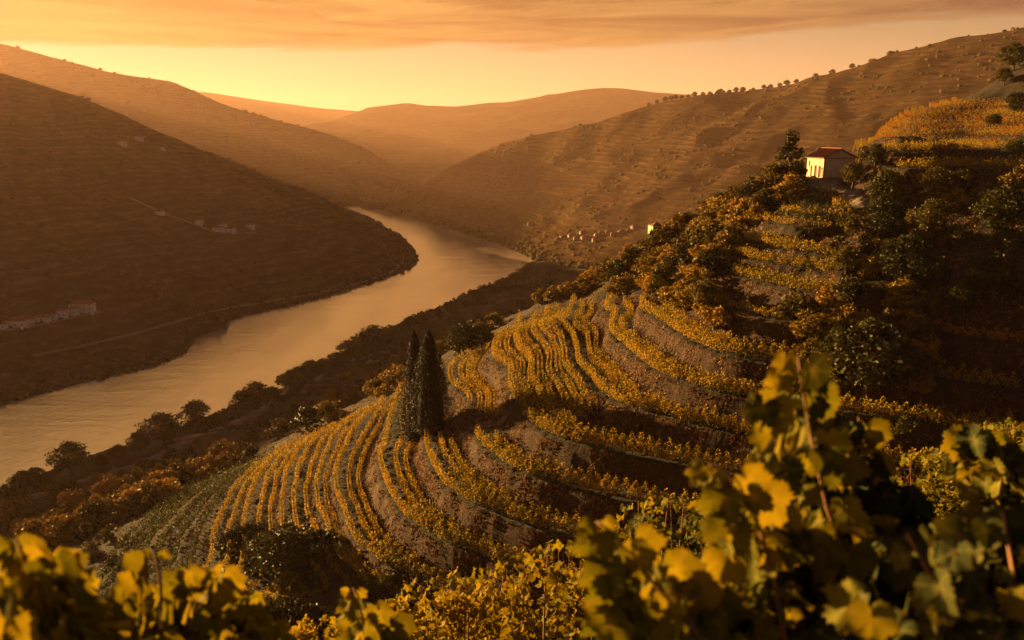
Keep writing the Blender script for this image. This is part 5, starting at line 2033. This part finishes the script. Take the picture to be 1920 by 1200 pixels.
GF = "grape vines close to the camera"
front_vine("tallest yellow-green vine shoot standing over the right foreground",
           [[(1497, 668, 2.30), (1503, 715, 2.30), (1512, 770, 2.28), (1528, 850, 2.25), (1550, 950, 2.2), (1590, 1060, 2.15), (1640, 1220, 2.05)]],
           [(1446, 790), (1480, 740), (1535, 745), (1562, 820), (1610, 900), (1690, 960), (1760, 1060), (1800, 1210), (1375, 1210), (1400, 1050), (1430, 900)], 2.35, 190, 3200, 0.112, 0.085, 501, 0.8, GF, dark=0.28,
           placed=[(1478, 660, 2.28, 0.085, -0.15, -0.1), (1470, 690, 2.28, 0.10, -0.2, -0.2), (1515, 668, 2.3, 0.15, 0.45, 0.5), (1532, 720, 2.3, 0.16, 0.35, 0.6), (1455, 728, 2.25, 0.14, -0.1, -0.1), (1440, 740, 2.24, 0.13, -0.35, -0.2),
                   (1458, 790, 2.24, 0.14, -0.3, -0.1), (1475, 845, 2.22, 0.17, -0.15, -0.2), (1462, 880, 2.2, 0.14, -0.35, 0.0), (1478, 935, 2.18, 0.15, -0.2, -0.1), (1545, 800, 2.3, 0.16, 0.3, 0.5), (1575, 850, 2.35, 0.15, 0.4, 0.5), (1452, 990, 2.15, 0.15, -0.2, -0.2), (1430, 1050, 2.12, 0.16, -0.2, -0.1)])
front_vine("arched shoot with drooping yellow leaves left of the tallest shoot",
           [[(1330, 872, 2.10), (1362, 888, 2.1), (1400, 935, 2.08), (1428, 1000, 2.05), (1450, 1080, 2.02), (1475, 1220, 1.95)]],
           [(1350, 960), (1400, 930), (1455, 960), (1480, 1050), (1500, 1210), (1330, 1210), (1345, 1080)], 2.15, 60, 900, 0.105, 0.10, 502, 0.5, GF,
           placed=[(1322, 868, 2.1, 0.085, -0.5, -0.2), (1340, 872, 2.1, 0.10, -0.1, -0.3), (1365, 905, 2.08, 0.15, -0.25, -0.1), (1375, 960, 2.06, 0.16, -0.2, -0.1), (1385, 880, 2.1, 0.15, 0.8, 0.4), (1425, 910, 2.12, 0.16, 0.6, 0.5), (1372, 1020, 2.04, 0.15, -0.3, 0), (1350, 1080, 2.0, 0.17, -0.2, -0.1)])
front_vine("low leaning shoot with broad yellow leaves near the bottom centre-right",
           [[(1118, 978, 1.95), (1150, 1000, 1.93), (1190, 1055, 1.9), (1240, 1110, 1.85), (1290, 1160, 1.8), (1330, 1230, 1.75)]],
           [(1140, 1050), (1200, 1040), (1290, 1080), (1370, 1130), (1410, 1210), (1160, 1210), (1140, 1120)], 1.95, 52, 700, 0.105, 0.10, 503, 0.45, GF,
           placed=[(1112, 972, 1.95, 0.06, -0.5, -0.2), (1130, 970, 1.95, 0.05, 0.9, 0.2), (1125, 985, 1.93, 0.14, -0.1, -0.2), (1140, 1035, 1.9, 0.15, -0.05, -0.2), (1165, 1075, 1.88, 0.17, -0.15, -0.1), (1200, 1110, 1.86, 0.16, -0.2, 0.1), (1180, 1000, 1.94, 0.14, 0.9, 0.5), (1245, 1045, 1.95, 0.15, 0.9, 0.5), (1150, 1130, 1.85, 0.16, -0.1, -0.2), (1290, 1085, 1.9, 0.14, 0.8, 0.4)])
front_vine("pair of hanging leaves right behind the tallest shoot",
           [[(1610, 782, 2.75), (1618, 830, 2.75), (1640, 920, 2.7), (1680, 1050, 2.65), (1700, 1220, 2.5)]],
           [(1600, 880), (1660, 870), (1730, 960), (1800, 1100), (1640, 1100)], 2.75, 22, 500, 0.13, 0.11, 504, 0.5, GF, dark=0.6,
           placed=[(1600, 785, 2.75, 0.13, -0.25, -0.3), (1625, 785, 2.75, 0.17, 0.30, 0.3), (1640, 850, 2.75, 0.15, 0.25, 0.4), (1598, 830, 2.75, 0.1, -0.1, -0.2)])
front_vine("leafy column of vine at the right edge of the picture",
           [[(1828, 805, 3.3), (1835, 870, 3.3), (1850, 950, 3.25), (1870, 1060, 3.2), (1890, 1220, 3.1)]],
           [(1795, 815), (1835, 800), (1890, 830), (1935, 860), (1940, 1010), (1860, 1020), (1825, 900)], 3.3, 46, 1200, 0.15, 0.10, 505, 0.6, GF, dark=0.55,
           placed=[(1808, 808, 3.3, 0.17, -0.1, -0.2), (1852, 812, 3.3, 0.16, 0.5, 0.4), (1880, 840, 3.3, 0.16, 0.5, 0.4), (1825, 860, 3.3, 0.15, 0.1, -0.1)])
front_vine("dark out-of-focus vine mass in the bottom right corner",
           [[(1700, 1000, 1.9), (1750, 1090, 1.8), (1800, 1220, 1.7)], [(1880, 960, 1.9), (1900, 1080, 1.8), (1860, 1220, 1.7)]],
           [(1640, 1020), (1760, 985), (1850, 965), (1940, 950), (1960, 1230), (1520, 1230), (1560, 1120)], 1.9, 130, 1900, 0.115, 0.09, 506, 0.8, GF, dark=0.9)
front_vine("upright yellow shoot with a red-brown stem near the bottom left",
           [[(286, 1030, 2.3), (297, 1065, 2.28), (302, 1110, 2.25), (303, 1160, 2.2), (308, 1230, 2.1)], [(392, 1065, 2.4), (372, 1100, 2.35), (350, 1150, 2.3), (340, 1230, 2.2)]],
           [(205, 1130), (260, 1110), (330, 1085), (400, 1070), (450, 1100), (500, 1160), (530, 1215), (170, 1215)], 2.3, 70, 1500, 0.10, 0.085, 507, 0.6, GF,
           placed=[(283, 1030, 2.28, 0.05, -0.6, -0.2), (302, 1030, 2.28, 0.045, 0.9, 0.2), (272, 1038, 2.27, 0.14, -0.35, -0.1), (258, 1075, 2.25, 0.13, -0.4, 0.0), (325, 1062, 2.3, 0.10, 0.1, 0.1), (345, 1060, 2.3, 0.10, 0.5, 0.2), (385, 1060, 2.4, 0.10, -0.2, -0.1), (415, 1068, 2.4, 0.12, 0.7, 0.3), (240, 1105, 2.2, 0.13, -0.5, 0)])
front_vine("blurred dark-gold vine filling the bottom left corner",
           [[(30, 1010, 1.75), (60, 1080, 1.72), (90, 1150, 1.7), (100, 1230, 1.6)]],
           [(-15, 1020), (30, 1008), (70, 1035), (118, 1050), (140, 1085), (155, 1150), (215, 1180), (240, 1215), (-15, 1215)], 1.75, 75, 700, 0.105, 0.09, 508, 0.6, GF,
           placed=[(20, 1000, 1.75, 0.10, -0.2, 0), (55, 1010, 1.75, 0.09, 0.5, 0.2), (100, 1030, 1.75, 0.13, 0.3, 0.2), (128, 1075, 1.75, 0.11, 0.3, 0.2)])
front_vine("small upright shoot at the bottom edge left of centre",
           [[(663, 1103, 3.0), (672, 1130, 3.0), (682, 1165, 2.95), (690, 1230, 2.8)]],
           [(650, 1150), (690, 1135), (735, 1160), (745, 1215), (645, 1215)], 3.0, 18, 260, 0.13, 0.10, 509, 0.4, GF,
           placed=[(655, 1102, 3.0, 0.07, -0.3, -0.2), (670, 1104, 3.0, 0.06, 0.9, 0.2), (654, 1122, 3.0, 0.13, -0.1, -0.2), (700, 1128, 3.0, 0.14, 0.5, 0.3), (662, 1160, 3.0, 0.14, -0.1, -0.2)])


M_LEAF_MID = front_leaf_mat("mid_grape_leaf", [(0.15, (0.022, 0.030, 0.008)), (0.38, (0.075, 0.080, 0.012)), (0.6, (0.20, 0.165, 0.020)), (0.85, (0.42, 0.29, 0.028))], 0.4)


def mid_bush(label, poly, Y0, Y1, n, nleaf, seed, size=0.13):
    """vines a dozen metres down the near slope"""
    rng = np.random.default_rng(seed)
    P = np.array(poly, float)
    cx, cy = P[:, 0].mean(), P[:, 1].max() - 10
    c = at(cx, cy, (Y0 + Y1) / 2)
    gz = float(ground(c.x, c.y))
    root = empty("grape_vine", (c.x, c.y, gz))
    inv = Vector((c.x, c.y, gz))
    tag(root, label, "grape vine", "vines a little way down the near slope")
    A = fill(poly, int(n * 1.9), Y0, Y1, rng)
    ax = np.array([tuple(p) for p in A])
    apx, apy = project(ax[:, 0], ax[:, 1], ax[:, 2])
    hole = fbm(ax[:, 0] * 2.2 + seed, ax[:, 2] * 2.2, 3)
    topy = np.interp(apx, np.linspace(P[:, 0].min(), P[:, 0].max(), 60), [min([yy for yy in range(int(P[:, 1].min()), int(P[:, 1].max()), 4) if bool(in_poly(xx, yy, poly))] or [9999]) for xx in np.linspace(P[:, 0].min(), P[:, 0].max(), 60)])
    ragged = apy - topy > 34 * (fbm(apx * 0.035 + seed, apx * 0.0, 3) + 0.25)
    A = [a for a, o1, o2 in zip(A, hole > -0.10, ragged) if o1 and o2][:n]
    n = len(A)
    Q = np.array([tuple(p - inv) for p in A])
    t = np.stack([rng.normal(0, .6, n), rng.normal(0, .6, n), -rng.uniform(-.1, 1.0, n)], 1)
    nr = np.stack([-0.7 + rng.normal(0, .8, n), -.2 + rng.normal(0, .8, n), 0.4 + rng.normal(0, .7, n)], 1)
    V, Fq = small_leaves(Q, t, nr, size * (0.55 + 0.7 * rng.random(n)), rng)
    f = link("foliage", mesh_np("foliage", V, Fq, M_LEAF_MID), root)
    f['kind'] = 'stuff'
    # upper shoots, each with its own leaves
    for i in range(nleaf):
        px = rng.uniform(P[:, 0].min(), P[:, 0].max())
        ys = [yy for yy in range(int(P[:, 1].min()), int(P[:, 1].max()), 6) if bool(in_poly(px, yy, poly))]
        if not ys:
            continue
        p = at(px, ys[0] - rng.uniform(-4, 16), rng.uniform(Y0, Y1))
        o = bpy.data.objects.new("leaf", LEAVES[int(rng.integers(len(LEAVES)))])
        COL.objects.link(o)
        o.parent = root
        o.matrix_local = leaf_matrix(p - inv, Vector((rng.normal() * 0.5, rng.normal() * 0.4, -rng.uniform(0.1, 1))), Vector((-0.7 + rng.normal() * 0.5, -0.4 + rng.normal() * 0.5, 0.3 + rng.normal() * 0.4)), size * rng.uniform(0.7, 1.25))
    mb = MB()
    for i in range(14):
        px = rng.uniform(P[:, 0].min(), P[:, 0].max())
        ys = [yy for yy in range(int(P[:, 1].min()), int(P[:, 1].max()), 6) if bool(in_poly(px, yy, poly))]
        if not ys:
            continue
        YY = rng.uniform(Y0, Y1)
        p1 = at(px, ys[0] - 12, YY) - inv
        p0 = at(px + rng.uniform(-20, 20), ys[-1], YY) - inv
        g0 = Vector((p0.x, p0.y, float(ground(p0.x + c.x, p0.y + c.y)) - gz))
        mb.tube([g0, p0.lerp(p1, 0.5) + Vector((rng.uniform(-.1, .1), 0, 0)), p1], [0.018, 0.012, 0.005], 5)
    mb.build("canes", M_CANE, root)
    return root


mid_bush("bushy yellow vine between the low leaning shoot and the arched shoot", [(1150, 985), (1172, 958), (1215, 945), (1290, 952), (1330, 968), (1365, 1010), (1380, 1080), (1400, 1215), (1120, 1215), (1140, 1060)], 10.5, 13.0, 3000, 60, 601)
mid_bush("bushy golden vine at the bottom right of centre, left of the leaning shoot", [(968, 1050), (1020, 1030), (1070, 1030), (1110, 1060), (1160, 1130), (1200, 1215), (940, 1215), (950, 1110)], 10.0, 12.5, 2600, 60, 602)
mid_bush("long low golden vine along the bottom edge at centre", [(700, 1150), (760, 1108), (830, 1088), (900, 1078), (965, 1062), (985, 1120), (1000, 1215), (690, 1215)], 11.5, 14.0, 3000, 70, 603)
mid_bush("thin-leaved golden vine along the bottom edge left of the small shoot", [(520, 1190), (560, 1165), (620, 1168), (680, 1158), (720, 1175), (730, 1215), (515, 1215)], 11.0, 13.0, 900, 30, 604)
mid_bush("fine-leaved yellow vine between the hanging leaves and the right leafy column", [(1672, 880), (1700, 862), (1745, 850), (1800, 846), (1830, 860), (1850, 960), (1830, 1080), (1700, 1040), (1660, 950)], 14.0, 18.0, 3400, 60, 605)
mid_bush("fine-leaved yellow vine at the right edge above the leafy column", [(1832, 812), (1870, 800), (1940, 802), (1950, 1000), (1840, 1000)], 13.0, 16.0, 1800, 40, 606)


# weeds and undergrowth on the near slope below the vines
def near_weeds():
    rng = np.random.default_rng(44)
    n = 46000
    u = rng.uniform(-0.75, 0.75, n)
    y = np.exp(rng.uniform(math.log(5), math.log(70), n))
    x = u * y
    keep = fbm(x * 0.25, y * 0.25, 3) > -0.35 + 0.3 * (rng.random(n) - .5)
    x, y = x[keep], y[keep]
    n = len(x)
    z = ground(x, y)
    h = rng.random(n)
    Q = np.stack([x + rng.normal(0, .1, n), y + rng.normal(0, .1, n), z + h * 0.9], 1)
    V, Fq = leaf_cards(Q, 0.10 + 0.004 * y, rng, 0.2)
    o = link("undergrowth", mesh_np("undergrowth", V, Fq, M_TREE))
    tag(o, "dark weeds and low growth on the near slope", "undergrowth", kind='stuff')


near_weeds()
